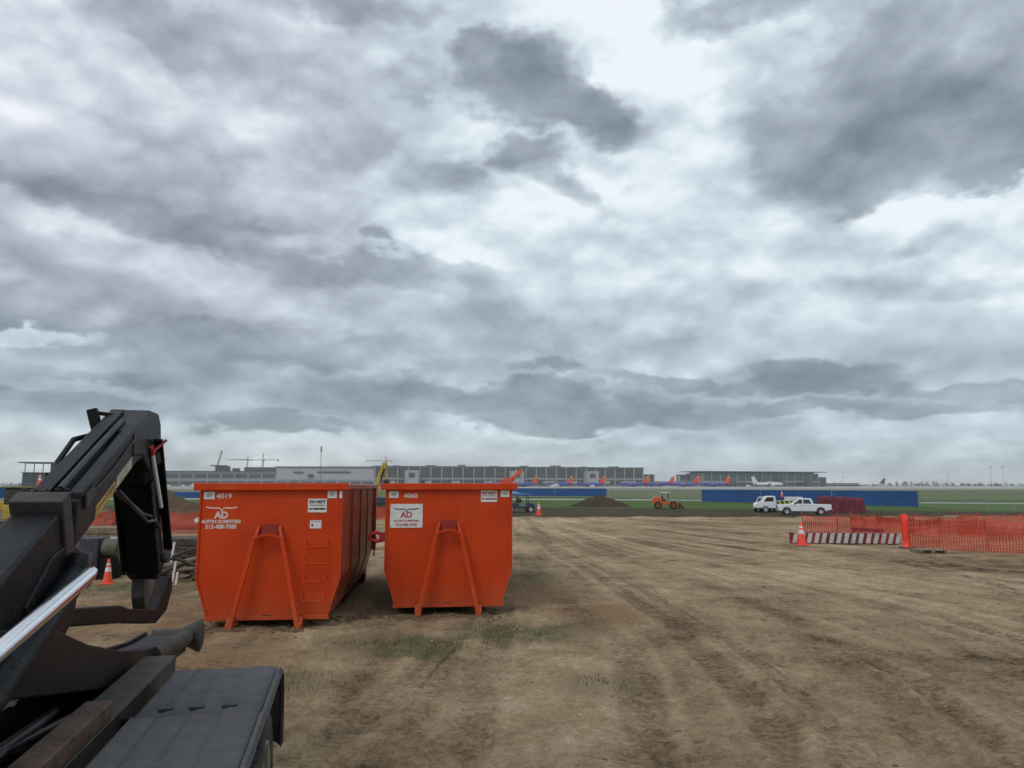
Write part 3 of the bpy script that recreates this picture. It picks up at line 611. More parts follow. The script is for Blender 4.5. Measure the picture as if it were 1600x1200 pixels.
# ------------------------------------------------------------------ hooklift truck (x across, y to the rear, centre plane x=0)
TH = R(12.7); Y0 = 4.2
def tloc(u, v, z=0):   # truck coords (u from centre, v distance rearwards of the camera) -> world
    x, y = u-1.68, v
    return Vector((x*math.cos(TH)-y*math.sin(TH), x*math.sin(TH)+y*math.cos(TH), z))
truck = thing('hooklift_truck', 'black hooklift truck seen over its rear fender, arm and hook raised', 'truck', tloc(0, Y0), TH)
OFF = (0, -Y0, 0)
def tp(mb, name, m, bev=.006, parent=None): return mb.build(name, m, parent or truck, OFF, bev)
def build_truck():
    sl = .45
    def zt_(y): return 2.33+sl*(y-4.75)
    # jib: sleeve, collar, inner beam, head
    q = MB(); q.prism([(1.6, zt_(1.6)), (4.72, zt_(4.72)), (4.72, zt_(4.72)-.40), (1.6, zt_(1.6)-.42)], -.09, .145); tp(q, 'jib_sleeve', 'black', .018)
    q = MB(); q.bar((-.105, 4.70, zt_(4.70)-.16), (.165, 4.70, zt_(4.70)-.16), .13, .42, (0, -.41, .91)); q.bar((-.09, 4.66, zt_(4.66)+.035), (.15, 4.66, zt_(4.66)+.035), .05, .03, (0, -.41, .91)); tp(q, 'jib_collar', 'frame', .01)
    q = MB(); q.box(-.03, .07, 4.605, 4.640, 2.245, 2.262); tp(q, 'collar_slot', 'darkp', .002)
    zb_ = lambda y: zt_(y)-.32
    q = MB(); q.prism([(4.8, zt_(4.8)-.04), (6.15, zt_(6.15)-.04), (6.35, zt_(6.15)-.30), (6.0, zb_(6.0)), (4.8, zb_(4.8))], -.085, .165); jb = tp(q, 'jib_beam', 'black', .012)
    q = MB(); q.prism([(4.83, zt_(4.83)), (6.2, zt_(6.2)), (6.2, zt_(6.2)-.041), (4.83, zt_(4.83)-.041)], -.095, .0); tp(q, 'cover_plate', 'black', .006, jb)
    q = MB(); q.prism([(4.83, zt_(4.83)-.01), (5.9, zt_(5.9)-.01), (5.9, zt_(5.9)-.05), (4.83, zt_(4.83)-.05)], .10, .172); tp(q, 'cover_plate', 'black', .006, jb)
    q = MB(); q.tube([(.05, 4.85, zt_(4.85)-.0), (.05, 5.5, zt_(5.5)-.0), (.045, 6.0, zt_(6.0)-.02)], .022, 8); tp(q, 'hydraulic_hose', 'pipe', 0, jb)
    # lugs/handles on the left of the beam
    q = MB(); yy = 6.02
    q.bar((-.11, yy, zt_(yy)-.16), (-.175, yy, zt_(yy)+.06), .05, .07); q.tube([(-.17, yy, zt_(yy)+.035), (-.10, yy+.05, zt_(yy)+.03), (-.02, yy+.1, zt_(yy)+.02)], .016, 8)
    tp(q, 'hose_bracket', 'black2', .004)
    q = MB(); q.tube([(-.10, 5.3, zt_(5.3)-.14), (-.17, 5.42, zt_(5.42)-.08), (-.185, 5.72, zt_(5.72)-.05), (-.10, 5.84, zt_(5.84)-.06)], .02, 8); q.box(-.19, -.12, 5.28, 5.40, 2.38, 2.48); tp(q, 'grab_handle', 'black2', .003)
    # head and hook arm
    q = MB(); q.prism([(5.82, zt_(5.82)-.02), (6.28, 2.985), (6.52, 2.985), (6.62, 2.90), (6.70, 2.60), (6.36, 2.50), (6.1, 2.62), (5.85, 2.60)], -.105, .175); hd = tp(q, 'jib_head', 'black', .02)
    q = MB(); q.prism([(6.30, 2.66), (6.60, 2.72), (6.74, 2.45), (7.10, 1.80), (7.14, 1.66), (6.98, 1.60), (6.86, 1.66), (6.62, 2.05), (6.35, 2.42)], -.08, .15); arm = tp(q, 'hook_arm', 'black2', .012)
    q = MB(); q.prism([(6.37, 2.40), (6.45, 2.44), (6.88, 1.72), (6.82, 1.66)], .151, .185); q.prism([(6.37, 2.40), (6.45, 2.44), (6.88, 1.72), (6.82, 1.66)], -.10, -.081); tp(q, 'flange_plate', 'black2', .004, arm)
    q = MB(); q.bar((.215, 6.36, 2.76), (.17, 7.18, 1.84), .03, .07, (1, 0, 0)); tp(q, 'safety_bar', 'black2', .006)
    q = MB(); q.tube([(.192, 6.32, 2.64), (.195, 6.70, 2.22)], .017, 8); tp(q, 'indicator_rod', 'white', 0, arm)
    q = MB(); q.tube([(.19, 6.27, 2.70), (.192, 6.318, 2.642)], .022, 8); q.bar((.19, 6.33, 2.66), (.27, 6.40, 2.76), .014, .02); tp(q, 'red_flag_tip', mat('red_tip', (.35, .03, .03), .5), 0, arm)
    hook = [(6.95, 1.68), (7.08, 1.68), (7.14, 1.52), (7.22, 1.42), (7.40, 1.40), (7.50, 1.50), (7.52, 1.60), (7.46, 1.61), (7.41, 1.52), (7.32, 1.48), (7.27, 1.40), (7.20, 1.335), (7.06, 1.34), (6.98, 1.45)]
    q = MB(); q.prism(hook, -.06, .045); tp(q, 'hook', 'frame', .012, arm)
    for (y, z, r_) in ((6.45, 2.62, .055), (6.95, 1.78, .04)):
        q = MB(); q.lathe([(0, .151), (r_, .151), (r_, .215), (r_*.8, .222), (0, .222)], (0, y, z), 'x', 18); q.lathe([(0, -.16), (r_, -.16), (r_, -.107)], (0, y, z), 'x', 18); tp(q, 'pivot_pin', 'frame', 0, arm)
    for k in range(7):
        q = MB(); y = 6.43+.06*k; z = 2.33-.098*k; q.lathe([(0, .186), (.014, .186), (.014, .198), (0, .198)], (0, y, z), 'x', 6); tp(q, 'bolt', 'frame', 0, arm)
    for k in range(5):
        q = MB(); q.lathe([(0, 0), (.012, 0), (.012, .012), (0, .012)], (-.08+.055*k, 4.70, zt_(4.70)+.062), 'z', 6); tp(q, 'bolt', 'frame', 0, jb)
    for (du, sag) in ((.0, .10), (.035, .16)):
        q = MB(); q.tube([(.14+du, 5.55, 2.36), (.175+du, 5.85, 2.33-sag*.6), (.18+du, 6.2, 2.28-sag), (.17+du, 6.5, 2.20-sag*.5), (.165+du, 6.66, 2.05)], .013, 8); tp(q, 'hydraulic_hose', 'pipe', 0)
    q = MB(); q.tube([(.168, 4.95, zt_(4.95)-.10), (.172, 5.4, zt_(5.4)-.12), (.17, 5.85, zt_(5.85)-.10)], .009, 6); tp(q, 'hydraulic_line', 'frame', 0, jb)
    q = MB(); q.prism([(4.88, zt_(4.88)-.045), (5.02, zt_(5.02)-.045), (5.05, zt_(5.05)-.13), (4.9, zt_(4.9)-.14)], .1655, .185); tp(q, 'weld_gusset', 'frame', .003, jb)
    # decal on the beam side
    y0, y1 = 5.05, 5.90
    for (a0, a1, b0, b1, m_) in ((5.12, 5.5, .015, .045, 'yellow'), (5.12, 5.5, .05, .065, 'oran'), (5.12, 5.48, .07, .09, 'yellow'), (5.51, 5.85, .02, .10, 'cream')):
        s_ = MB(); s_.prism([(a0, zb_(a0)+b0), (a1, zb_(a1)+b0), (a1, zb_(a1)+b1), (a0, zb_(a0)+b1)], .1655, .168); tp(s_, 'decal', m_, 0, jb)
    # lift cylinders either side
    for sx in (-1, 1):
        q = MB(); u = sx*.215; q.tube([(u, 2.4, .92), (u, 4.72, 1.90)], .072, 16); q.lathe([(0, -.05), (.10, -.05), (.10, .05), (0, .05)], (u, 4.76, 1.92), 'x', 18); tp(q, 'lift_cylinder', 'black', 0)
    q = MB(); q.prism([(4.5, 2.02), (4.75, 2.08), (4.92, 2.02), (4.98, 1.88), (4.9, 1.62), (4.7, 1.5), (4.3, 1.5), (4.2, 1.80)], -.14, .16); tp(q, 'pivot_plate', 'black', .01)
    q = MB(); q.tube([(.40, 1.2, 1.395), (.38, 4.36, 1.93)], .040, 20); q.tube([(.379, 4.36, 1.930), (.3785, 4.42, 1.940)], .030, 16); tp(q, 'chrome_rod', 'chrome', 0)
    # tilt frame tail with roller
    for sx in (-1, 1):
        u0, u1 = (.13, .17) if sx > 0 else (-.24, -.20)
        q = MB(); q.prism([(3.6, 1.80), (4.6, 1.62), (5.2, 1.42), (5.9, 1.24), (6.6, 1.10), (7.6, .98), (8.25, .95), (8.25, .74), (7.6, .78), (6.6, .88), (5.4, 1.10), (3.6, 1.50)], u0, u1); tp(q, 'tilt_frame_side', 'black', .01)
    q = MB(); q.prism([(3.6, 1.75), (4.6, 1.57), (5.2, 1.38), (5.9, 1.20), (6.6, 1.06), (7.6, .95), (8.2, .92), (8.2, .90), (6.6, 1.03), (5.2, 1.34), (3.6, 1.70)], -.199, .129); q.prism([(3.6, 1.55), (5.4, 1.15), (6.6, .93), (8.2, .78), (8.2, .75), (6.6, .90), (5.4, 1.12), (3.6, 1.51)], -.199, .129); tp(q, 'tilt_frame_plate', 'black2', .004)
    q = MB(); q.tube([(.15, 6.9, .99), (.16, 8.28, .87)], .075, 12); tp(q, 'tail_tube', 'frame', 0)
    q = MB(); q.lathe([(0, -.19), (.075, -.19), (.075, .08), (.12, .17), (.158, .24), (.165, .27), (.12, .29), (0, .29)], (0, 8.42, .86), 'x', 22); tp(q, 'tail_roller', 'frame', 0)
    # locking claw
    q = MB(); q.prism([(5.2, 1.64), (6.35, 1.485), (6.6, 1.42), (7.45, 1.285), (7.70, 1.38), (7.93, 1.52), (8.06, 1.50), (8.08, 1.36), (7.9, 1.20), (7.5, 1.15), (6.5, 1.33), (5.2, 1.53)], -.10, .04); tp(q, 'locking_claw', 'black2', .012)
    # hoist and chassis rails
    for sx in (-1, 1):
        a, b = sorted((sx*.22, sx*.45))
        q = MB(); q.box(a, b, -1.0, 6.35, .80, 1.10); q.box(a+.02, b-.02, 6.352, 6.40, .84, 1.07); r_ = tp(q, 'chassis_rail', 'frame', .008)
        a, b = sorted((sx*.30, sx*.442))
        q = MB(); q.box(a, b, -1.0, 4.75, 1.102, 1.20); tp(q, 'rusty_runner', 'rust', .008, r_)
        q = MB(); q.box(sx*.455-.012, sx*.455+.012, 1.0, 6.3, .93, .96); tp(q, 'rail_lip', 'frame', .003, r_)
    for y in (1.2, 2.4, 3.5, 4.6, 5.6, 6.2):
        tp(MB().box(-.219, .219, y, y+.12, .82, 1.0), 'cross_member', 'black2')
    tp(MB().box(-.219, .219, .2, 6.2, .74, .78), 'dark_gap_plate', 'black2')  # dark sheet added under the rails so the shaded gap reads black
    q = MB(); q.tube([(-.1, 1.5, 1.15), (.05, 2.6, 1.05), (.0, 3.6, 1.08), (.1, 4.6, 1.12), (.0, 5.2, 1.04)], .028, 8); q.tube([(.12, 1.5, 1.1), (.16, 3.0, 1.04), (.08, 4.3, 1.10), (.16, 5.2, 1.03)], .022, 8); tp(q, 'hydraulic_hose', 'pipe', 0)
    q = MB(); q.box(-.04, .05, 4.45, 4.49, 1.27, 1.30); q.prism([(3.3, 1.05), (3.42, 1.05), (3.36, 1.12)], .02, .14); tp(q, 'brass_fitting', 'cream', .003)
    tp(MB().box(-.62, .62, 6.15, 6.27, .55, .79), 'rear_bumper', 'black2', .01)
    # fenders
    for sx in (1, -1):
        for (y0, y1, rear) in ((4.53, 5.72, True), (2.7, 4.50, False)):
            zt = 1.15; prof = []
            if rear: prof = [(y0, zt-.004), (y1-.20, zt), (y1-.06, zt-.012), (y1+.06, zt-.07), (y1+.16, zt-.18), (y1+.22, zt-.34), (y1+.25, zt-.58)]
            else: prof = [(y0, zt+.012), (y1-.02, zt+.016)]
            mb = MB(); th = .022
            us = [.60+.018*i for i in range(0, 39)]
            def hgt(u, yy):
                k = 0
                for c in (.72, .88, 1.04): k += -.012*math.exp(-((u-c)/.018)**2)
                e = max(0, u-1.20); k -= e*e*8
                return k
            vs = []; fs = []; nn = len(us)
            for (yy, z) in prof:
                for u in us: vs.append((sx*u, yy, z+hgt(u, yy)))
            top_n = len(vs)
            for (yy, z), i in zip(prof, range(len(prof))):
                dn = .022
                for u in us: vs.append((sx*u, yy-(dn if i > 3 else 0), z-dn+hgt(u, yy)))
            m_ = len(prof)
            for i in range(m_-1):
                for k in range(nn-1):
                    fs.append((i*nn+k, i*nn+k+1, (i+1)*nn+k+1, (i+1)*nn+k)); fs.append((top_n+i*nn+k, top_n+(i+1)*nn+k, top_n+(i+1)*nn+k+1, top_n+i*nn+k+1))
            for i in range(m_-1):
                for k in (0, nn-1): fs.append((i*nn+k, (i+1)*nn+k, top_n+(i+1)*nn+k, top_n+i*nn+k))
            for i in (0, m_-1):
                for k in range(nn-1): fs.append((i*nn+k, i*nn+k+1, top_n+i*nn+k+1, top_n+i*nn+k))
            mb.add(vs, fs, True); fd = tp(mb, 'fender', 'fender', 0)
            sk = MB(); sp = [(yy, z-.06) for yy, z in prof]; 
            for i in range(m_-1):
                (ya, za), (yb, zb2) = prof[i], prof[i+1]
                sk.add([(sx*1.283, ya, za-.012), (sx*1.283, yb, zb2-.012), (sx*1.297, yb-(.045 if i > 2 else 0), zb2-.045), (sx*1.297, ya-(.045 if i > 3 else 0), za-.045),
                        (sx*1.262, ya, za-.012), (sx*1.262, yb, zb2-.012), (sx*1.276, yb-(.045 if i > 2 else 0), zb2-.045), (sx*1.276, ya-(.045 if i > 3 else 0), za-.045)],
                       [(0, 1, 2, 3), (4, 7, 6, 5), (0, 4, 5, 1), (3, 2, 6, 7), (0, 3, 7, 4), (1, 5, 6, 2)])
            tp(sk, 'fender_lip', 'fender', 0, fd)
            if rear:
                for u in (.735, .90, 1.075):
                    sl_ = MB(); a, b = sorted((sx*(u-.038), sx*(u+.038))); sl_.box(a, b, 4.655, 4.70, 1.136, 1.1585); tp(sl_, 'slot', 'darkp', .002, fd)
        for y in (3.62, 5.0):
            w_ = MB(); 
            for (c0, c1) in (((.70, .94)), ((1.00, 1.27))):
                rr = .505; w_.lathe([(.30, c0+.03), (.42, c0), (rr-.03, c0+.01), (rr, c0+.045), (rr, c1-.045), (rr-.03, c1-.01), (.42, c1), (.30, c1-.03)], (0, y, rr), 'x', 40) if sx > 0 else w_.lathe([(.30, -c0-.03), (.42, -c0), (rr-.03, -c0-.01), (rr, -c0-.045), (rr, -c1+.045), (rr-.03, -c1+.01), (.42, -c1), (.30, -c1+.03)], (0, y, rr), 'x', 40)
                for k in range(40):
                    a = 2*math.pi*k/40; cc, ss = math.cos(a), math.sin(a); x0, x1 = sorted((sx*(c0+.02), sx*(c1-.02)))
                    rot = Matrix.Translation((0, y, rr)) @ Matrix.Rotation(a, 4, 'X'); w_.box(x0, x1, rr-.004, rr+.010, -.022, .022, rot)
            ty = tp(w_, 'tyre', 'rubber', 0)
            rm = MB(); s_ = sx; rm.lathe([(.0, s_*1.17), (.10, s_*1.19), (.13, s_*1.12), (.22, s_*1.09), (.28, s_*1.17), (.31, s_*1.255), (.325, s_*1.26), (.32, s_*1.22)], (0, y, .505), 'x', 32)
            for k in range(10): a = k*.6283; rm.lathe([(0, s_*1.14), (.016, s_*1.14), (.016, s_*1.09)], (0, y+.165*math.cos(a), .505+.165*math.sin(a)), 'x', 6)
            tp(rm, 'rim', 'rim', 0, ty)
    for y in (3.62, 5.0): tp(MB().lathe([(0, -1.0), (.07, -1.0), (.07, 1.0), (0, 1.0)], (0, y, .505), 'x', 12), 'axle', 'black2', 0)
    for y in (4.1, 4.9):
        tp(MB().bar((.46, y, 1.03), (.66, y, 1.05), .05, .05), 'fender_bracket', 'black2')
build_truck()

# ------------------------------------------------------------------ cones
def make_cone(label, x, y, h=.72, group='orange traffic cones', tilt=0):
    t = thing('traffic_cone', label, 'traffic cone', (x, y, zg(x, y)-.005), 0, group); t.rotation_euler = (0, tilt, rng.uniform(0, 1)); k = h/.72
    MB().box(-.19*k, .19*k, -.19*k, .19*k, 0, .035*k).build('base', 'cone', t, bev=.01)
    r = lambda z: (.145-.118*(z/.72))*k
    def seg(z0, z1, m, nm, e=0): MB().lathe([(r(z0)+e, z0*k), (r(z1)+e, z1*k)], n=20).build(nm, m, t)
    mb = MB().lathe([(r(.03), .03*k), (r(.71), .71*k), (r(.71)*.6, .72*k), (0, .72*k)], n=20); mb.build('body', 'cone', t)
    seg(.36, .48, 'conew', 'white_band', .003); seg(.54, .60, 'conew', 'white_band', .003)
    return t
make_cone('orange cone with white bands behind the black hook, beside the dark timber stack', -9.9, 18.5, .60)
make_cone('orange cone in front of the striped low barricade', gx(1253, 30.2), 30.2, .92)
make_cone('faded orange cone alone on the dirt beyond the second container', gx(842, 60), 60, 1.05)

# ------------------------------------------------------------------ blue windscreens and chain link fence
def mesh_mat(name, col, cell, fill, offset=0.):
    m = bpy.data.materials.new(name); m.use_nodes = True; t = NT(m.node_tree); p = t.n['Principled BSDF']
    uv = t.n.new('ShaderNodeUVMap').outputs[0]; u, v, _ = t.sep(uv)
    fu = t.math('ABSOLUTE', t.math('SUBTRACT', t.math('FRACT', t.math('DIVIDE', u, cell[0])), .5)); fv = t.math('ABSOLUTE', t.math('SUBTRACT', t.math('FRACT', t.math('DIVIDE', v, cell[1])), .5))
    a = t.math('MAXIMUM', t.math('GREATER_THAN', fu, .5-fill[0]/2), t.math('GREATER_THAN', fv, .5-fill[1]/2))
    t.l.new(a, p.inputs['Alpha']); n = t.noise(t.coord('Object'), 1.5, 4, .6)
    t.l.new(t.mix(n, tuple(x*.8 for x in col)+(1,), tuple(min(1, x*1.15) for x in col)+(1,)), p.inputs['Base Color']); p.inputs['Roughness'].default_value = .6
    return m
OMESH = mesh_mat('orange_safety_mesh', (.50, .055, .026), (.09, .055), (.40, .46))
LINK = mesh_mat('chain_link', (.30, .31, .31), (.08, .08), (.11, .11))
def sheet_mesh(name, pts, h, m, parent, z0=.03, sag=.0, seed=1, nz=6, wav=.03, origin=(0, 0), thick=0):
    """vertical cloth along ground polyline pts, sub-divided, with UV in metres"""
    P = []; s = 0
    for (a, b) in zip(pts[:-1], pts[1:]):
        a = Vector(a); b = Vector(b); L = (b-a).length; n = max(2, int(L/.25))
        for i in range(n): P.append((a.lerp(b, i/n), s+L*i/n, (i/n)))
        s += L
    P.append((Vector(pts[-1]), s, 1.0))
    vs = []; uv = []; r = random.Random(seed)
    for (p, q, fr) in P:
        for k in range(nz+1):
            w = float(fbm(np.array([q*1.1]), np.array([k*.35+seed]), 3, seed)[0]-.5)*wav*2
            hh = h-sag*4*fr*(1-fr)*(.6+.8*r.random()*.2)
            vs.append((p.x-origin[0]+w*.3, p.y-origin[1]+w, z0+(hh-z0)*k/nz)); uv.append((q, z0+(hh-z0)*k/nz))
    n1 = nz+1; fs = [(i*n1+k, (i+1)*n1+k, (i+1)*n1+k+1, i*n1+k+1) for i in range(len(P)-1) for k in range(nz)]
    me = bpy.data.meshes.new(name); me.from_pydata(vs, [], fs); ul = me.uv_layers.new(name='UVMap')
    for l in me.loops: ul.data[l.index].uv = uv[l.vertex_index]
    me.materials.append(m); me.polygons.foreach_set('use_smooth', [True]*len(fs))
    o = bpy.data.objects.new(name, me); COL.objects.link(o)
    if parent: o.parent = parent
    if thick: sm = o.modifiers.new('thickness', 'SOLIDIFY'); sm.thickness = thick
    return o
def fence(label, p0, p1, h, spacing, screen=None, link=True, name='chain_link_fence', cat='fence', group=None, z=0):
    p0 = Vector(p0); p1 = Vector(p1); L = (p1-p0).length; t = thing(name, label, cat, (p0.x, p0.y, z), 0, group); n = max(1, round(L/spacing))
    for i in range(n+1):
        p = (p1-p0)*(i/n); MB().tube([(p.x, p.y, 0), (p.x, p.y, h+.05)], .035, 6).build('post', 'galv', t)
    d = p1-p0; MB().tube([(0, 0, h), (d.x, d.y, h)], .025, 6).build('top_rail', 'galv', t)
    if link: sheet_mesh('chain_link_mesh', [(0, 0), (d.x, d.y)], h-.02, LINK, t, nz=2, wav=0)
    if screen:
        nrm = Vector((d.y, -d.x)).normalized()*.05
        if nrm.y > 0: nrm = -nrm
        k = max(1, round(L/9)); 
        for i in range(k):
            a = d*((i+.004)/k)+nrm; b = d*((i+.996)/k)+nrm
            sheet_mesh('windscreen', [(a.x, a.y), (b.x, b.y)], h*screen[1], M['blue'], t, z0=h*screen[0], nz=3, wav=.02, seed=i)
    return t
fence('long bright blue windscreen fence behind the white pickup', (gx(1097, 106), 106), (gx(1436, 80), 80), 1.78, 3, (.06, 1.0), name='windscreen_fence', group='blue windscreen fences')
fence('blue windscreen fence just right of the second orange container', (gx(790, 150), 150), (gx(948, 142), 142), 1.75, 3, (.15, 1.0), name='windscreen_fence', group='blue windscreen fences')
fence('blue windscreen fence between the truck arm and the first orange container', (gx(236, 135), 135), (gx(330, 135), 135), 1.45, 3, (.1, .8), name='windscreen_fence', group='blue windscreen fences')
fence('blue windscreen fence at the far left beyond the yellow excavator', (gx(-90, 120), 120), (gx(60, 124), 124), 2.1, 3, (.1, 1.), name='windscreen_fence', group='blue windscreen fences')
fence('bare chain link fence between the two blue windscreens behind the orange loader', (gx(949, 142), 142), (gx(1096, 106.4), 106.4), 1.8, 3.4)
fence('bare chain link fence at the far right beyond the orange mesh', (gx(1438, 80), 80), (gx(1680, 62), 62), 1.7, 3.2)
# pale concrete barrier strip above the left windscreen
t = MB().box(gx(236, 128), gx(318, 128), 139.0, 139.5, .0, 1.62).build('concrete_barrier', 'conc'); tag(t, 'pale concrete barrier showing above the left blue windscreen', 'barrier')

# ------------------------------------------------------------------ orange mesh fences
def mesh_fence(label, pts, h, group, posts=True, sag=.12, seed=1, z0=.02, top=True, panels=None):
    o = pts[0]; t = thing('safety_mesh_fence', label, 'mesh fence', (o[0], o[1], 0), 0, group)
    for i, (a, b) in enumerate(zip(pts[:-1], pts[1:])):
        sheet_mesh('mesh_panel', [(a[0]-o[0], a[1]-o[1]), (b[0]-o[0], b[1]-o[1])], h, OMESH, t, z0=z0, sag=sag, seed=seed+i, wav=.17, nz=8)
    for j, p in enumerate(pts): MB().tube([(p[0]-o[0]+.05*math.sin(j*2.3+seed), p[1]-o[1]+.04, 0), (p[0]-o[0]-.06*math.sin(j*2.3+seed), p[1]-o[1]+.04, h+.06+.1*abs(math.sin(j*1.7+seed)))], .022, 6).build('stake', mat('orange_stake', (.45, .08, .03), .6), t)
    return t
G = 'orange safety mesh fences'
mesh_fence('sagging orange mesh fence behind the striped barricade', [(gx(1256, 35), 35), (gx(1310, 34.6), 34.6), (gx(1368, 34.4), 34.4), (gx(1410, 34), 34)], 1.02, G, z0=.06)
mesh_fence('near orange mesh fence running off the right edge of the frame', [(gx(1412, 29), 29), (gx(1470, 28), 28), (gx(1545, 27), 27), (gx(1640, 26), 26), (gx(1800, 24.5), 24.5)], 1.17, G, sag=.12, seed=9)
mesh_fence('inner orange mesh fence seen through the near one on the right', [(gx(1500, 35), 35), (gx(1600, 33.5), 33.5), (gx(1760, 33), 33)], 1.1, G, seed=14)
mesh_fence('back orange mesh fence parallel behind the striped barricade and drum', [(gx(1330, 37.5), 37.5), (gx(1430, 36.5), 36.5), (gx(1530, 36), 36)], .95, G, seed=17)
mesh_fence('orange mesh fence left of the first container behind the truck hook', [(gx(120, 36), 36), (gx(175, 35), 35), (gx(240, 34.4), 34.4), (gx(325, 34), 34)], 1.22, G, seed=21, z0=.2)
mesh_fence('orange mesh fence seen between the two orange containers', [(gx(560, 52), 52), (gx(640, 52), 52)], 1.0, G, seed=25)
w = MB(); p = at(1430, 812, 33); w.prism([(0, 0), (8.5, -.4), (8.5, -.1), (0, .3)], .98, 1.02, 'z'); 
# bright drum post
x, y = gx(1411, 29), 28.75
t = thing('channelizer_post', 'tall solid orange channelizer post at the corner of the orange mesh', 'post', (x, y, 0))
MB().lathe([(.17, 0), (.17, .06), (.13, .08), (.115, .3), (.12, .6), (.115, .9), (.11, 1.22), (.08, 1.27), (0, 1.28)], n=20).build('body', mat('bright_orange_post', (.85, .04, .015), .45, var=.08), t)
MB().lathe([(.27, 0), (.27, .045), (.21, .06)], n=20).build('base', 'darkp', t)
MB().tube([(-.06, 0, 1.27), (-.04, 0, 1.32), (.04, 0, 1.32), (.06, 0, 1.27)], .012, 6).build('handle', 'cone', t)
# low-profile striped barricade
def barricade():
    x0 = gx(1234, 31); x1 = gx(1398, 31); L = x1-x0
    t = thing('low_barricade', 'low airport barricade with slanted white stripes on dark red boards', 'barricade', (x0, 31, 0), math.atan2(-.5, L)); n = 3; k = 0
    red = mat('dark_red_board', (.20, .022, .022), .6)
    for i in range(n):
        a = L*i/n+.01; b = L*(i+1)/n-.01
        s = MB().box(a, b, -.10, .10, .03, .46).build('board', red if i != 1 else mat('brown_board', (.11, .03, .03), .6), t, bev=.01)
        m_ = 5
        for j in range(m_):
            u = a+(b-a)*(j+.22)/m_; sl = .10
            MB().prism([(u, .05), (u+.165, .05), (u+.165+sl, .45), (u+sl, .45)], -.106, -.1015, 'y').build('white_stripe', mat('grubby_white_stripe', (.52, .51, .49), .6, var=.12, vscale=4, dust=((.25, .2, .15), .5, 5.)), s); k += 1
        MB().box(a+.2, a+.45, -.16, .16, .0, .028).build('foot', 'darkp', t); MB().box(b-.45, b-.2, -.16, .16, 0, .028).build('foot', 'darkp', t)
    return t
barricade()
# collapsed red board behind barricade, pallet in front of mesh
t = MB(); t.bar((gx(1333, 31.6), 31.6, .56), (gx(1382, 31.9), 31.9, .47), .06, .14); t.bar((gx(1333, 31.6), 31.65, .0), (gx(1336, 31.6), 31.65, .56), .06, .06); t.bar((gx(1380, 31.6), 31.9, .0), (gx(1379, 31.6), 31.9, .48), .06, .06)
tag(t.build('fallen_board', mat('red_board', (.26, .02, .03), .6), bev=.006), 'dark red board leaning on short legs behind the striped barricade', 'board')
def pallet():
    x, y = gx(1450, 26.8), 26.8; t = thing('timber_pallet', 'small weathered timber pallet lying before the right orange mesh', 'pallet', (x, y, 0), R(-8))
    for k in range(5): MB().box(-.48, .48, -.4+k*.175, -.28+k*.175, .12, .145).build('slat', 'wood', t, bev=.004)
    for s in (-.44, 0, .44): MB().box(s-.04, s+.04, -.4, .42, .0, .118).build('bearer', 'wood', t, bev=.004)
pallet()
for (px, Y, h) in ((1352, 36, 1.15), (1375, 36, 1.25)):
    x = gx(px, Y); t = thing('wire_stake_frame', 'thin crossed stake frame with wire behind the mesh, '+('left one' if px < 1360 else 'right one'), 'stake frame', (x, Y, 0), 0, 'crossed stakes')
    MB().tube([(-.25, 0, 0), (.22, 0, h)], .02, 5).build('stake', 'dwood', t); MB().tube([(.25, 0, 0), (-.18, 0, h*.9)], .02, 5).build('stake', 'dwood', t)

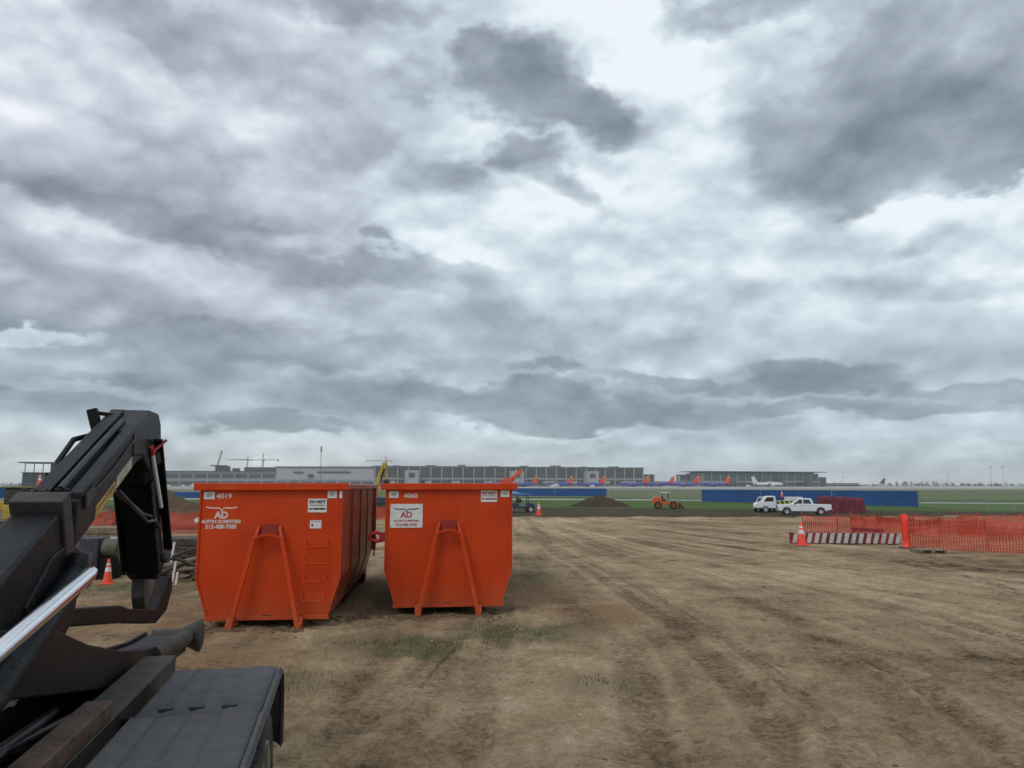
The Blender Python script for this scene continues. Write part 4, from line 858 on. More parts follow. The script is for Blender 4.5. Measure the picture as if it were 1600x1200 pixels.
# ------------------------------------------------------------------ vehicles
def wheel(t, x, y, r, w, rim=None):
    ty = MB().lathe([(r*.6, y-w/2), (r*.92, y-w/2), (r, y-w*.35), (r, y+w*.35), (r*.92, y+w/2), (r*.6, y+w/2)], (x, 0, r), 'y', 24).build('wheel', 'rubber', t)
    for s in (-1, 1): MB().lathe([(0, y+s*(w/2-.02)), (r*.2, y+s*(w/2+.0)), (r*.45, y+s*(w/2-.03)), (r*.62, y+s*(w/2-.0))], (x, 0, r), 'y', 20).build('rim', rim or mat('alloy_rim', (.42, .42, .43), .35, .5), ty)
def pickup(label, x, y, rz, group='white work pickups', beacon=False):
    """local x = forward"""
    t = thing('pickup_truck', label, 'pickup truck', (x, y, 0), rz, group); L = 5.75; hw = .98
    prof = [(2.85, .50), (2.88, .82), (2.80, 1.06), (2.70, 1.12), (1.45, 1.24), (.98, 1.26), (-.78, 1.26), (-.95, 1.24), (-2.80, 1.22), (-2.86, 1.15), (-2.88, .62), (-2.30, .52)]
    def arch(cx, r=.47, n=8): return [(cx+r*math.cos(a), .42+r*math.sin(a)) for a in [math.pi*k/n for k in range(n+1)]]
    low = [(-2.40, .50)]+[p for p in arch(-1.72)[::-1]]+[(-1.0, .42), (1.20, .42)]+[p for p in arch(1.92)[::-1]]+[(2.6, .46)]
    poly = prof[:11]+low
    MB().prism(poly, -hw, hw, 'y').build('body', 'wpaint', t, bev=.05)
    MB().box(-2.78, -.98, -.84, .84, 1.20, 1.235).build('bed_floor', 'darkp', t)
    cab = [(1.42, 1.22), (.62, 1.83), (.40, 1.88), (-.62, 1.88), (-.80, 1.83), (-.98, 1.22)]
    MB().add([(p[0], s*(hw-.06-(p[1]-1.22)*.26), p[1]) for s in (-1, 1) for p in cab], [tuple(range(6)), tuple(range(11, 5, -1))]+[(i, (i+1) % 6, (i+1) % 6+6, i+6) for i in range(6)]).build('cab', 'wpaint', t, bev=.05)
    for s in (-1, 1):
        yy = lambda z: s*(hw-.06-(z-1.22)*.26+.006)
        for (a, b, c, d) in (((1.12, 1.27), (.56, 1.76), (.22, 1.76), (.22, 1.27)), ((.12, 1.27), (.12, 1.76), (-.55, 1.76), (-.80, 1.27))):
            MB().add([(q[0], yy(q[1]), q[1]) for q in (a, b, c, d)]+[(q[0], yy(q[1])-s*.02, q[1]) for q in (a, b, c, d)], [(0, 1, 2, 3), (7, 6, 5, 4), (0, 1, 5, 4), (1, 2, 6, 5), (2, 3, 7, 6), (3, 0, 4, 7)]).build('side_window', 'glass', t)
        MB().box(2.62, 2.885, s*.62-.16, s*.62+.16, .88, 1.04).build('headlight', 'lamp', t, bev=.02)
        MB().box(-2.90, -2.84, s*.88-.07, s*.88+.07, .85, 1.15).build('tail_light', 'tail', t)
        MB().box(.95, 1.10, s*1.02-.09, s*1.02+.09, 1.24, 1.42).build('mirror', 'darkp', t, bev=.02)
        MB().box(-.9, 1.25, s*.965-.02, s*.965+.02, .36, .42).build('side_step', 'darkp', t)
        for dx in (.28, -.62): MB().box(dx-.08, dx+.08, s*(hw+.008)-.01, s*(hw+.008)+.01, 1.06, 1.09).build('door_handle', 'darkp', t)
    MB().add([(1.33, -.80, 1.30), (1.33, .80, 1.30), (.66, .72, 1.81), (.66, -.72, 1.81), (1.30, -.80, 1.28), (1.30, .80, 1.28), (.63, .72, 1.79), (.63, -.72, 1.79)], [(0, 1, 2, 3), (7, 6, 5, 4), (0, 1, 5, 4), (1, 2, 6, 5), (2, 3, 7, 6), (3, 0, 4, 7)]).build('windscreen', 'glass', t)
    MB().box(-.965, -.90, -.62, .62, 1.32, 1.72).build('rear_window', 'glass', t)
    MB().box(2.84, 2.95, -.9, .9, .46, .66).build('front_bumper', 'galv', t, bev=.03); MB().box(-3.0, -2.87, -.9, .9, .50, .66).build('rear_bumper', 'galv', t, bev=.03)
    MB().box(2.86, 2.90, -.44, .44, .72, 1.02).build('grille', 'darkp', t)
    for wx in (1.92, -1.72):
        for s in (-1, 1): wheel(t, wx, s*.86, .41, .27)
    if beacon: MB().lathe([(.09, 1.885), (.09, 1.95), (.05, 1.99), (0, 1.99)], (0, 0, 0), 'z', 12).build('beacon', 'yellow', t)
    return t
# nose to the left in the photo
px1 = pickup('white crew cab pickup parked side-on before the maroon tarp', gx(1256, 61), 61, R(180-14)); px1.scale = (.71,)*3
px2 = pickup('white work pickup facing the camera, half hidden by the nearer pickup', gx(1196, 68), 68, R(-118), beacon=True); px2.scale = (.71,)*3
# traffic truck body with hi-vis stripes behind, cone on its deck
def sign_truck():
    x, y = gx(1224, 66), 66; t = thing('service_truck', 'white service truck with yellow-green striped side behind the pickup', 'truck', (x, y, 0), R(170)); t.scale = (.72,)*3
    MB().box(-2.6, .9, -1., 1., .85, 1.05).build('deck', 'wpaint', t, bev=.02)
    MB().prism([(1.0, .55), (1.0, 1.95), (1.2, 2.02), (2.05, 1.98), (2.55, 1.35), (3.1, 1.22), (3.15, .55)], -.98, .98, 'y').build('cab', 'wpaint', t, bev=.06)
    for s in (-1, 1): MB().prism([(1.25, 1.35), (1.25, 1.88), (2.0, 1.86), (2.4, 1.35)], s*.985-.006, s*.985+.006, 'y').build('side_window', 'glass', t)
    MB().box(-2.6, .9, -1.0, -.95, 1.055, 1.45).build('rail_panel', 'wpaint', t); 
    for k in range(6): MB().prism([(-2.5+k*.56, 1.07), (-2.25+k*.56, 1.07), (-2.05+k*.56, 1.44), (-2.3+k*.56, 1.44)], .951, .958, 'y').build('hazard_stripe', 'green', t)
    MB().box(-2.6, .9, .90, .948, 1.055, 1.45).build('rail_panel', 'darkp', t)
    MB().box(-2.2, -.3, -.7, .7, 1.055, 1.9).build('equipment_box', 'offwhite', t, bev=.03)
    for wx in (2.2, -1.5):
        for s in (-1, 1): wheel(t, wx, s*.85, .42, .28)
sign_truck()
c = make_cone('small orange cone standing on the white service truck', gx(1223, 66), 66, .55); c.location.z = 1.905*.72
# maroon tarp-covered stack
def tarp():
    x0 = gx(1291, 64); x1 = gx(1352, 64); r = random.Random(2); bm = bmesh.new(); bmesh.ops.create_grid(bm, x_segments=34, y_segments=24, size=1)
    W_ = (x1-x0)/2; H = 1.36
    for v in bm.verts:
        u, w_ = v.co.x, v.co.y; mm = max(abs(u), abs(w_)); n = float(fbm(np.array([u*4+3]), np.array([w_*4]), 4, 8)[0])-.5
        if mm < .8: v.co = Vector((u/.8*.93*W_, w_/.8*1.1, H*(1-.06*u)+n*.16))
        else: q_ = (mm-.8)/.2; f_ = (.93+.10*q_)/mm; v.co = Vector((u*f_*W_+n*.14, w_*f_*1.2+n*.2, max(0, (H*(1-.06*u))*(1-q_))+n*.05*(1-q_)))
    me = bpy.data.meshes.new('tarp_covered_stack'); bm.to_mesh(me); bm.free(); me.materials.append(M['maroon'])
    o = bpy.data.objects.new('tarp_covered_stack', me); COL.objects.link(o); o.location = ((x0+x1)/2, 65, 0)
    o.modifiers.new('thickness', 'SOLIDIFY').thickness = .02
    tag(o, 'boxy stack under a maroon tarp right of the white pickup', 'tarp')
tarp()
def roller():
    """orange articulated machine with cab canopy, nose to the right"""
    x, y = gx(1039, 76), 76; t = thing('compact_loader', 'orange compact loader with pale canopy on the dark soil', 'loader', (x, y, 0), R(-10)); t.scale = (.82,)*3
    MB().prism([(-1.5, .55), (-1.55, 1.2), (-1.3, 1.45), (-.45, 1.5), (-.35, .55)], -.55, .55, 'y').build('engine_hood', 'eq_or', t, bev=.06)
    MB().prism([(-.34, .5), (-.34, .95), (.55, .9), (.75, .75), (1.5, .72), (1.5, .45)], -.5, .5, 'y').build('front_frame', 'eq_or', t, bev=.04)
    for (a, b) in ((-.32, .5), (.42, .5), (-.32, -.5), (.42, -.5)): MB().box(a-.035, a+.035, b-.035, b+.035, .96, 1.95).build('canopy_post', 'darkp', t)
    MB().box(-.5, .62, -.62, .62, 1.95, 2.05).build('canopy', 'offwhite', t, bev=.03)
    MB().box(-.28, .18, -.28, .28, .96, 1.15).build('seat', 'darkp', t, bev=.04); MB().box(-.30, -.2, -.26, .26, 1.152, 1.6).build('backrest', 'darkp', t, bev=.03)
    for s in (-1, 1): MB().bar((.2, s*.42, .9), (1.75, s*.42, .62), .09, .14).build('lift_arm', 'eq_or', t, bev=.01)
    MB().prism([(1.62, .12), (2.25, .10), (2.3, .2), (1.85, .75), (1.68, .78)], -.85, .85, 'y').build('bucket', mat('dark_red_bucket', (.10, .025, .02), .6), t, bev=.02)
    for wx in (-.85, 1.0):
        for s in (-1, 1): wheel(t, wx, s*.62, .48, .34, mat('dull_orange_hub', (.22, .06, .02), .7))
roller()
def utv():
    x, y = gx(812, 66), 66; t = thing('utility_cart', 'dark utility cart with blue and white roof beside the second container', 'cart', (x, y, 0), R(8))
    MB().prism([(-1.2, .4), (-1.25, .8), (-.2, .85), (-.1, .55), (.5, .55), (.6, .9), (1.25, .75), (1.3, .4)], -.6, .6, 'y').build('body', mat('dark_blue_body', (.03, .035, .10), .5), t, bev=.04)
    for (a, b) in ((-.25, .5), (.75, .5), (-.25, -.5), (.75, -.5)): MB().tube([(a, b, .8), (a*.85, b*.95, 1.6)], .03, 6).build('roof_post', 'darkp', t)
    MB().prism([(-1.3, 1.55), (-.9, 1.74), (-.1, 1.74), (.95, 1.60), (.95, 1.55)], -.7, .7, 'y').build('roof', mat('blue_roof', (.10, .22, .42), .4), t, bev=.03)
    MB().prism([(-.8, 1.745), (-.55, 1.79), (-.3, 1.79), (-.1, 1.745)], -.4, .4, 'y').build('roof_bag', 'white', t, bev=.02)
    MB().box(-.25, .1, -.5, .5, .85, 1.2).build('seat', 'darkp', t, bev=.04)
    for wx in (-.85, .9):
        for s in (-1, 1): wheel(t, wx, s*.55, .30, .22)
utv()
# ------------------------------------------------------------------ dirt piles
def pile(name, label, x, y, rx, ry, h, m, seed, shape=1.):
    bm = bmesh.new(); bmesh.ops.create_grid(bm, x_segments=44, y_segments=30, size=1)
    for v in bm.verts:
        u, w_ = v.co.x, v.co.y; r = math.hypot(u, w_); n = float(fbm(np.array([u*3+seed]), np.array([w_*3]), 5, seed, .6)[0])-.5
        k = max(0, 1-r*(1+n*.25))
        v.co = Vector((u*rx, w_*ry, h*(k**shape)*(1+n*.5)*1.15+n*.10*h*(k > 0)-.03))
    me = bpy.data.meshes.new(name); bm.to_mesh(me); bm.free(); me.materials.append(m); me.polygons.foreach_set('use_smooth', [False]*len(me.polygons))
    o = bpy.data.objects.new(name, me); COL.objects.link(o); o.location = (x, y, .0); tag(o, label, 'dirt pile', 'soil heaps'); return o
PSOIL = soil('heap_soil', [(.035, .025, .017), (.065, .047, .031), (.10, .074, .050)], .8, 1.)
pile('dirt_pile', 'dark brown soil heap before the chain link fence, left of the orange loader', gx(938, 84), 84, 3.6, 4, 1.25, PSOIL, 3, .9)
pile('dirt_pile', 'low reddish brown soil bank behind the orange mesh left of the first container', gx(262, 44), 44, 5.6, 4, 1.35, soil('bank_soil', [(.07, .04, .028), (.12, .072, .048), (.17, .11, .075)], .7, 1.), 7, .6)
pile('dirt_pile', 'tan soil mound at the far left behind the yellow excavator', gx(40, 50), 50, 7, 5, 1.3, soil('mound_soil', [(.10, .065, .04), (.18, .125, .08), (.24, .18, .12)], .6, 1.), 11, .6)
pile('dirt_pile', 'low dark soil bank seen between the two orange containers', gx(600, 60), 60, 5, 4, .75, PSOIL, 14, .6)
pile('dirt_pile', 'grey mound right behind the truck safety bar', gx(262, 60), 60, 2.6, 3, 1.7, soil('grey_mound', [(.07, .06, .045), (.11, .10, .075), (.15, .14, .10)], .6, 1.), 19, .8)

# ------------------------------------------------------------------ timber mats and pipes at the left
def mats():
    r = random.Random(12)
    # (px left, px right, distance, base height, layers)
    def stack(label, pxa, pxb, Y, n, m, rz=0, g='stacked timber mats'):
        xa, xb = gx(pxa, Y), gx(pxb, Y); L = (xb-xa); t = thing('timber_mat_stack', label, 'timber stack', ((xa+xb)/2, Y, 0), rz, g)
        z = .0
        for k in range(n):
            z += .02; off = r.uniform(-.25, .25)
            for j in range(4):
                MB().box(-L/2+off+r.uniform(-.06, .06), L/2+off+r.uniform(-.06, .06), -.62+j*.31, -.62+j*.31+.29, z, z+.19).build('beam', m, t, bev=.012, rot=(0, 0, R(r.uniform(-.4, .4))))
            z += .19
            if k < n-1:
                for s in (-.35, .35): MB().box(L*s-.05, L*s+.05, -.6, .6, z+.003, z+.017).build('spacer', 'wood', t)
        return t
    stack('tan timber mat stack behind the black hook arm', 116, 216, 24.5, 5, M['wood'])
    stack('low timber mat pair on the ground left of the hook', 160, 222, 21, 2, M['dwood'])
    stack('dark timber mat stack against the left side of the first container', 236, 330, 22.5, 4, M['dwood'], R(3))
    stack('weathered timber mat stack at the far left edge of the photo', -110, 40, 22, 5, M['wood'])
    # loose dark poles
    r2 = random.Random(8)
    for i in range(13):
        ya = r2.uniform(18.6, 21.5); pa_ = r2.uniform(236, 275); pb_ = pa_+r2.uniform(35, 75); za = r2.uniform(.06, .75); zb_ = max(.06, za+r2.uniform(-.3, .3)); yb = ya+r2.uniform(-.3, 1.2); rr = r2.choice((.035, .05, .06, .075)); q = MB()
        q.tube([(gx(pa_, ya), ya, za), ((gx(pa_, ya)+gx(pb_, yb))/2, (ya+yb)/2, (za+zb_)/2+r2.uniform(-.02, .05)), (gx(pb_, yb), yb, zb_)], [rr, rr*.95, rr*.85], 9)
        tag(q.build('wood_pole', r2.choice(('dwood', 'dwood', 'wood'))), 'weathered round pole in the loose heap left of the first container', 'pole', 'poles in the loose heap')
    # dark cabinet-like block and its pipe coil
    x, y = gx(146, 19.6), 19.6; t = thing('dark_steel_skid', 'dark steel block with green-grey drum behind the orange cone', 'equipment', (x, y, 0))
    MB().box(-.28, .22, -.3, .3, 0, 1.05).build('block', mat('dark_blue_grey_steel', (.035, .038, .048), .6, var=.3), t, bev=.03)
    MB().lathe([(0, .24), (.22, .24), (.24, .28), (.24, .62), (.22, .66), (0, .66)], (0, 0, .78), 'x', 20).build('drum', mat('olive_drum', (.09, .09, .06), .6, var=.4), t)
    MB().box(.24, .60, -.24, .24, .0, .53).build('drum_stand', 'black2', t, bev=.01)
    q = MB(); q.box(-.13, .13, -.02, .02, 0, .15); b = q.build('white_placard', 'white', loc=(gx(187, 20.8), 20.3, .86)); tag(b, 'small blank white placard on the timber behind the hook arm', 'placard')
    MB().box(-.02, .02, -.001, .03, -.86, 0).build('stake', 'wood', b)
    # white stakes and orange scraps around
    for i, (px, Y, h) in enumerate(((264, 20, .9), (270, 19, .5), (275, 18.4, .3))):
        q = MB(); q.box(-.025, .025, -.02, .02, 0, h); tag(q.build('marker_stake', 'conew', loc=(gx(px, Y), Y, 0), rot=(0, R(6), 0)), 'pale survey stake by the dark poles, '+('tall one', 'middle one', 'shortest one')[i], 'stake', 'survey stakes')
    q = MB(); q.bar((0, 0, .02), (.5, .1, .75), .03, .05); q.bar((.15, 0, .72), (1.0, .1, .74), .03, .05); q.bar((.9, 0, .02), (.65, .1, .75), .03, .05); tag(q.build('trestle', 'wood', loc=(gx(150, 26), 26, .85)), 'small pale timber trestle on the tan mats left of the hook arm', 'trestle')
mats()
def rubble():
    r = random.Random(44)
    for nm, m_, n, lb in (('rubble', soil('dark_rubble', [(.02, .017, .014), (.05, .04, .03), (.12, .095, .07)], 1.2, .5), 420, 'dark broken scraps strewn among the timber left of the first container'), ('timber_offcuts', soil('mixed_offcuts', [(.07, .05, .032), (.18, .13, .085), (.34, .28, .20)], 1.5, .4), 260, 'tan broken boards and offcuts strewn behind the hook arm')):
        mb = MB()
        for i in range(n):
            Y = r.uniform(19, 31); px = r.uniform(-40, 318); x = gx(px, Y)
            if Y < 20.5 and px < 225: continue
            L, w_, h = r.uniform(.06, .65)*r.choice((.4, 1)), r.uniform(.03, .14), r.uniform(.02, .12)
            rot = Matrix.Translation((x, Y, r.uniform(.02, .22))) @ Matrix.Rotation(r.uniform(0, 3.14), 4, 'Z') @ Matrix.Rotation(r.uniform(-.5, .5), 4, 'Y') @ Matrix.Rotation(r.uniform(-.4, .4), 4, 'X')
            mb.box(-L/2, L/2, -w_/2, w_/2, -h/2, h/2, rot)
        tag(mb.build(nm, m_), lb, 'rubble', kind='stuff')
rubble()
# orange dirt strip-like net lying on the ground
q = sheet_mesh('loose_mesh_roll', [(gx(200, 30), 30), (gx(255, 30.4), 30.4), (gx(320, 30.2), 30.2)], .34, mat('orange_mesh_roll', (.52, .12, .05), .7, var=.25, vscale=3), None, z0=.0, nz=3, wav=.25, seed=40, thick=.03)
tag(q, 'crumpled orange mesh heaped low along the ground behind the poles', 'mesh roll')
t = MB().box(-.11, .09, -.012, .012, 0, .14).build('white_flag', 'white', loc=(gx(309, 28), 27.9, 1.05), rot=(0, R(-25), 0)); tag(t, 'small white flag at the left edge of the first container', 'flag'); MB().tube([(0, 0, -1.05), (0, 0, .2)], .012, 5).build('wire', 'galv', t)

# yellow excavator (far left) and yellow drilling boom
def excavator():
    x, y = gx(42, 38), 38; t = thing('excavator', 'small yellow excavator seen left of the truck jib', 'excavator', (x, y, 0), R(200))
    MB().box(-1.3, 1.3, -1., -.6, .0, .62).build('track', 'rubber', t, bev=.15); MB().box(-1.3, 1.3, .6, 1., 0, .62).build('track', 'rubber', t, bev=.15)
    MB().box(-1.3, .9, -.9, .9, .7, 1.45).build('body', 'eq_ye', t, bev=.08)
    cb = MB().box(-.2, .9, .1, .9, 1.453, 2.25).build('cab', 'glass', t, bev=.05); MB().box(-.3, 1.0, .0, 1.0, 2.252, 2.34).build('cab_roof', mat('olive_roof', (.16, .16, .05), .6), cb, bev=.02)
    MB().bar((.8, -.2, 1.2), (2.2, -.2, 1.75), .3, .4).build('boom', 'eq_ye', t, bev=.03); MB().bar((2.2, -.2, 1.8), (3.2, -.2, .7), .22, .28).build('stick', mat('rusty_orange_stick', (.28, .10, .04), .6), t, bev=.02)
    MB().prism([(3.0, .8), (3.5, .75), (3.6, .2), (3.2, .0), (2.9, .3)], -.55, .15, 'y').build('bucket', 'frame', t, bev=.03)
    return t
excavator()
c = make_cone('orange and white cone standing on the yellow excavator roof', gx(57, 38), 38, .62); c.location = (gx(56, 37.4), 37.35, 1.95+.39)
def boom():
    Y = 70; x = gx(592, Y); t = thing('drill_rig', 'yellow drill rig mast rising between the two containers', 'drill rig', (x, Y, 0))
    def P(px, py): a = at(px, py, Y); return (a.x-x, 0, a.z)
    MB().bar(P(586, 790), P(588, 757), .62, .5).build('mast_base', 'eq_ye', t, bev=.04)
    MB().bar(P(589, 758), P(593, 745), .42, .35).build('mast', 'eq_ye', t, bev=.02)
    MB().bar(P(591, 748), P(601, 724), .36, .3).build('mast', 'eq_ye', t, bev=.02)
    a = MB(); a.bar(P(604, 726), P(604, 748), .20, .2); a.bar(P(601, 723), P(601, 732), .5, .4); a.build('drill_feed', 'eq_ye', t, bev=.01)
    MB().tube([P(594, 752), P(598, 740), P(600, 732)], .09, 8).build('cylinder', 'darkp', t)
    MB().lathe([(0, -.2), (.26, -.2), (.26, .2), (0, .2)], (P(604, 753)[0], 0, P(604, 753)[2]), 'y', 14).build('drill_head', 'darkp', t)
    MB().box(-1.6, 1.2, -1., 1., .0, .7).build('tracks', 'rubber', t, bev=.1); MB().box(-.6, 1.3, -.9, .9, .7, 1.3).build('body', mat('dark_teal_body', (.03, .06, .08), .5), t, bev=.08)
boom()

# ------------------------------------------------------------------ airport buildings
def P1(px, py, Y): return at(px, py, Y)
def facade(root, px0, px1, Y0_, Y1_, ztop, bays, glass, wallm, col=True, floors=((.08, .40), (.56, .93)), depth=60, roof=.7, namepref=''):
    a = Vector((gx(px0, Y0_), Y0_, 0)); b = Vector((gx(px1, Y1_), Y1_, 0)); d = (b-a); L = d.length; u = d/L; n = Vector((u.y, -u.x, 0)); n = n if n.y < 0 else -n
    o = root.location
    def box3(s0, s1, o0, o1, z0, z1, nm, m, par=root):
        mb = MB(); vs = [a+u*s+n*q+Vector((0, 0, z))-o for z in (z0, z1) for q in (o0, o1) for s in (s0, s1)]
        mb.add(vs, [(0, 2, 3, 1), (4, 5, 7, 6), (0, 1, 5, 4), (2, 6, 7, 3), (0, 4, 6, 2), (1, 3, 7, 5)]); return mb.build(nm, m, par)
    box3(0, L, -depth, 0, 0, ztop, 'wall', wallm); box3(-1, L+1, -depth-1, 1.6, ztop, ztop+roof, 'roof', 'roofg')
    for (f0, f1) in floors:
        for k in range(bays):
            s0 = L*(k+.06)/bays; s1 = L*(k+.94)/bays; w_ = box3(s0, s1, .05, .25, ztop*f0, ztop*f1, 'window', glass)
    if col:
        for k in range(bays+1): s = L*k/bays; box3(s-.55, s+.55, .3, 1.5, 0, ztop-.02, 'column', 'wall2')
    return box3, L
T = 1000
def terminal():
    t = thing('terminal_building', 'long grey airport terminal with white columns and dark glass, centre of horizon', 'building', (gx(700, 960), 960, 0))
    bx, L = facade(t, 585, 1005, 940, 1040, 25.6, 26, 'dglass', M['wall'], floors=((.10, .34), (.47, .955)), depth=70, roof=1.2)
    bx(0, L, .28, 1.7, 9.9, 11.4, 'canopy_band', 'wall2')
    for k in range(9): s0 = L*(.05+.107*k)+5*(k % 2); bx(s0, s0+3, 1.8, 34+5*(k % 3), 4.6, 7.8, 'jet_bridge', 'wall2'); bx(s0+.8, s0+2.2, 30, 31.5, 0, 4.55, 'bridge_leg', 'crane')
    for k in range(8): s0 = L*(.07+.118*k); bx(s0, s0+9+4*(k % 2), -34, -24, 26.83, 28.2+.7*(k % 3), 'rooftop_unit', 'wall')
    for s0 in (.10, .475, .76): bx(L*s0, L*s0+17, .5, 14, 4, 21, 'gate_house', 'wall2'); bx(L*s0+4, L*s0+12, 14.02, 14.3, 12, 18, 'gate_house_window', 'dglass')
    t2 = thing('terminal_building', 'plain pale grey terminal hall between the striped wing and columned wing', 'building', (gx(500, 940), 940, 0))
    bx, L = facade(t2, 430, 584, 935, 941, 25.0, 8, 'dglass', M['wall2'], col=False, floors=((.10, .28),), depth=70, roof=.8)
    bx(L*.18, L*.28, .1, .6, 17, 19.4, 'window', 'dglass'); bx(L*.42, L*.76, .1, .6, 17.4, 19.6, 'window', 'dglass'); bx(L*.33, L*.38, .1, 2.6, 12.5, 16.0, 'vent_louvre', 'dglass')
    bx(L*.02, L*.98, .1, .5, 8.2, 9.2, 'band', 'wall')
    t3 = thing('terminal_building', 'lower left terminal wing with stepped dark window bands', 'building', (gx(340, 930), 930, 0))
    bx, L = facade(t3, 236, 429, 915, 935, 19.2, 9, 'dglass', M['wall'], col=False, floors=((.12, .38), (.58, .84)), depth=50, roof=.7)
    bx(L*.74, L*.99, -30, -2, 19.95, 24.8, 'upper_storey', 'roofg'); bx(L*.50, L*.60, -20, -3, 19.95, 26.0, 'plant_room', 'roofg'); bx(L*.46, L*.585, -18, -1, 26.02, 27.2, 'plant_roof', 'roofg'); bx(L*.64, L*.69, -14, -4, 19.95, 23.5, 'plant_room', 'dglass')
    t4 = thing('concourse_building', 'right concourse building with thin overhanging roof and greenish glass', 'building', (gx(1190, 1000), 1000, 0))
    bx, L = facade(t4, 1098, 1278, 1000, 1060, 18.5, 14, 'gglass', M['wall'], floors=((.10, .36), (.46, .97)), depth=40, roof=.01)
    bx(-9, L+12, -44, 6, 20.2, 21.2, 'overhanging_roof', 'roofg'); bx(4, L-4, -38, -2, 18.53, 20.18, 'clerestory', 'gglass'); bx(L+.2, L+16, -30, -1, 0, 13.6, 'end_block', 'roofg'); bx(L*.0, L, 1.6, 5, 6.2, 7.4, 'walkway', 'wall2')
    for s in (.2, .45, .62, .86): bx(L*s, L*s+9, 1.7, 10, 3, 11, 'gate_house', 'roofg')
    t5 = thing('control_building', 'left glass building with flat overhanging roof behind the jib', 'building', (gx(60, 420), 420, 0))
    bx, L = facade(t5, 33, 250, 420, 440, 9.4, 12, 'gglass', M['roofg'], col=False, floors=((.06, .46), (.52, .95)), depth=20, roof=.2)
    bx(-2.2, L*.45, -18, 2.2, 14.9, 15.45, 'overhanging_roof', 'roofg'); bx(L*.19, L*.45, -16, -.3, 9.65, 14.88, 'upper_block', 'gglass')
    for s in (.5, 5, 9.5): bx(s, s+.35, -1.5, -1.1, 9.65, 14.88, 'roof_post', 'roofg')
    t6 = thing('gate_tower', 'small grey block between the terminal and the right concourse', 'building', (gx(1073, 1030), 1030, 0))
    bx, L = facade(t6, 1062, 1083, 1030, 1032, 16.6, 2, 'dglass', M['wall'], floors=((.55, .9),), depth=14, roof=.4)
    t7 = thing('gate_tower', 'low grey annex attached to the right end of the columned terminal', 'building', (gx(1014, 1050), 1050, 0))
    facade(t7, 1006, 1022, 1046, 1050, 17.0, 2, 'dglass', M['roofg'], floors=((.55, .9),), depth=20, roof=.4)
    t8 = thing('link_building', 'long low pale link building behind the parked aircraft', 'building', (gx(1060, 1110), 1110, 0))
    facade(t8, 1022, 1098, 1110, 1110, 7.5, 8, 'dglass', M['wall2'], floors=((.3, .75),), depth=20, roof=.3, col=False)
    t9 = thing('low_hangar', 'long low pale shed right of the concourse building', 'building', (gx(1320, 1150), 1150, 0))
    facade(t9, 1290, 1345, 1150, 1170, 5.2, 6, 'dglass', M['wall2'], floors=((.2, .6),), depth=25, roof=.3, col=False)
terminal()

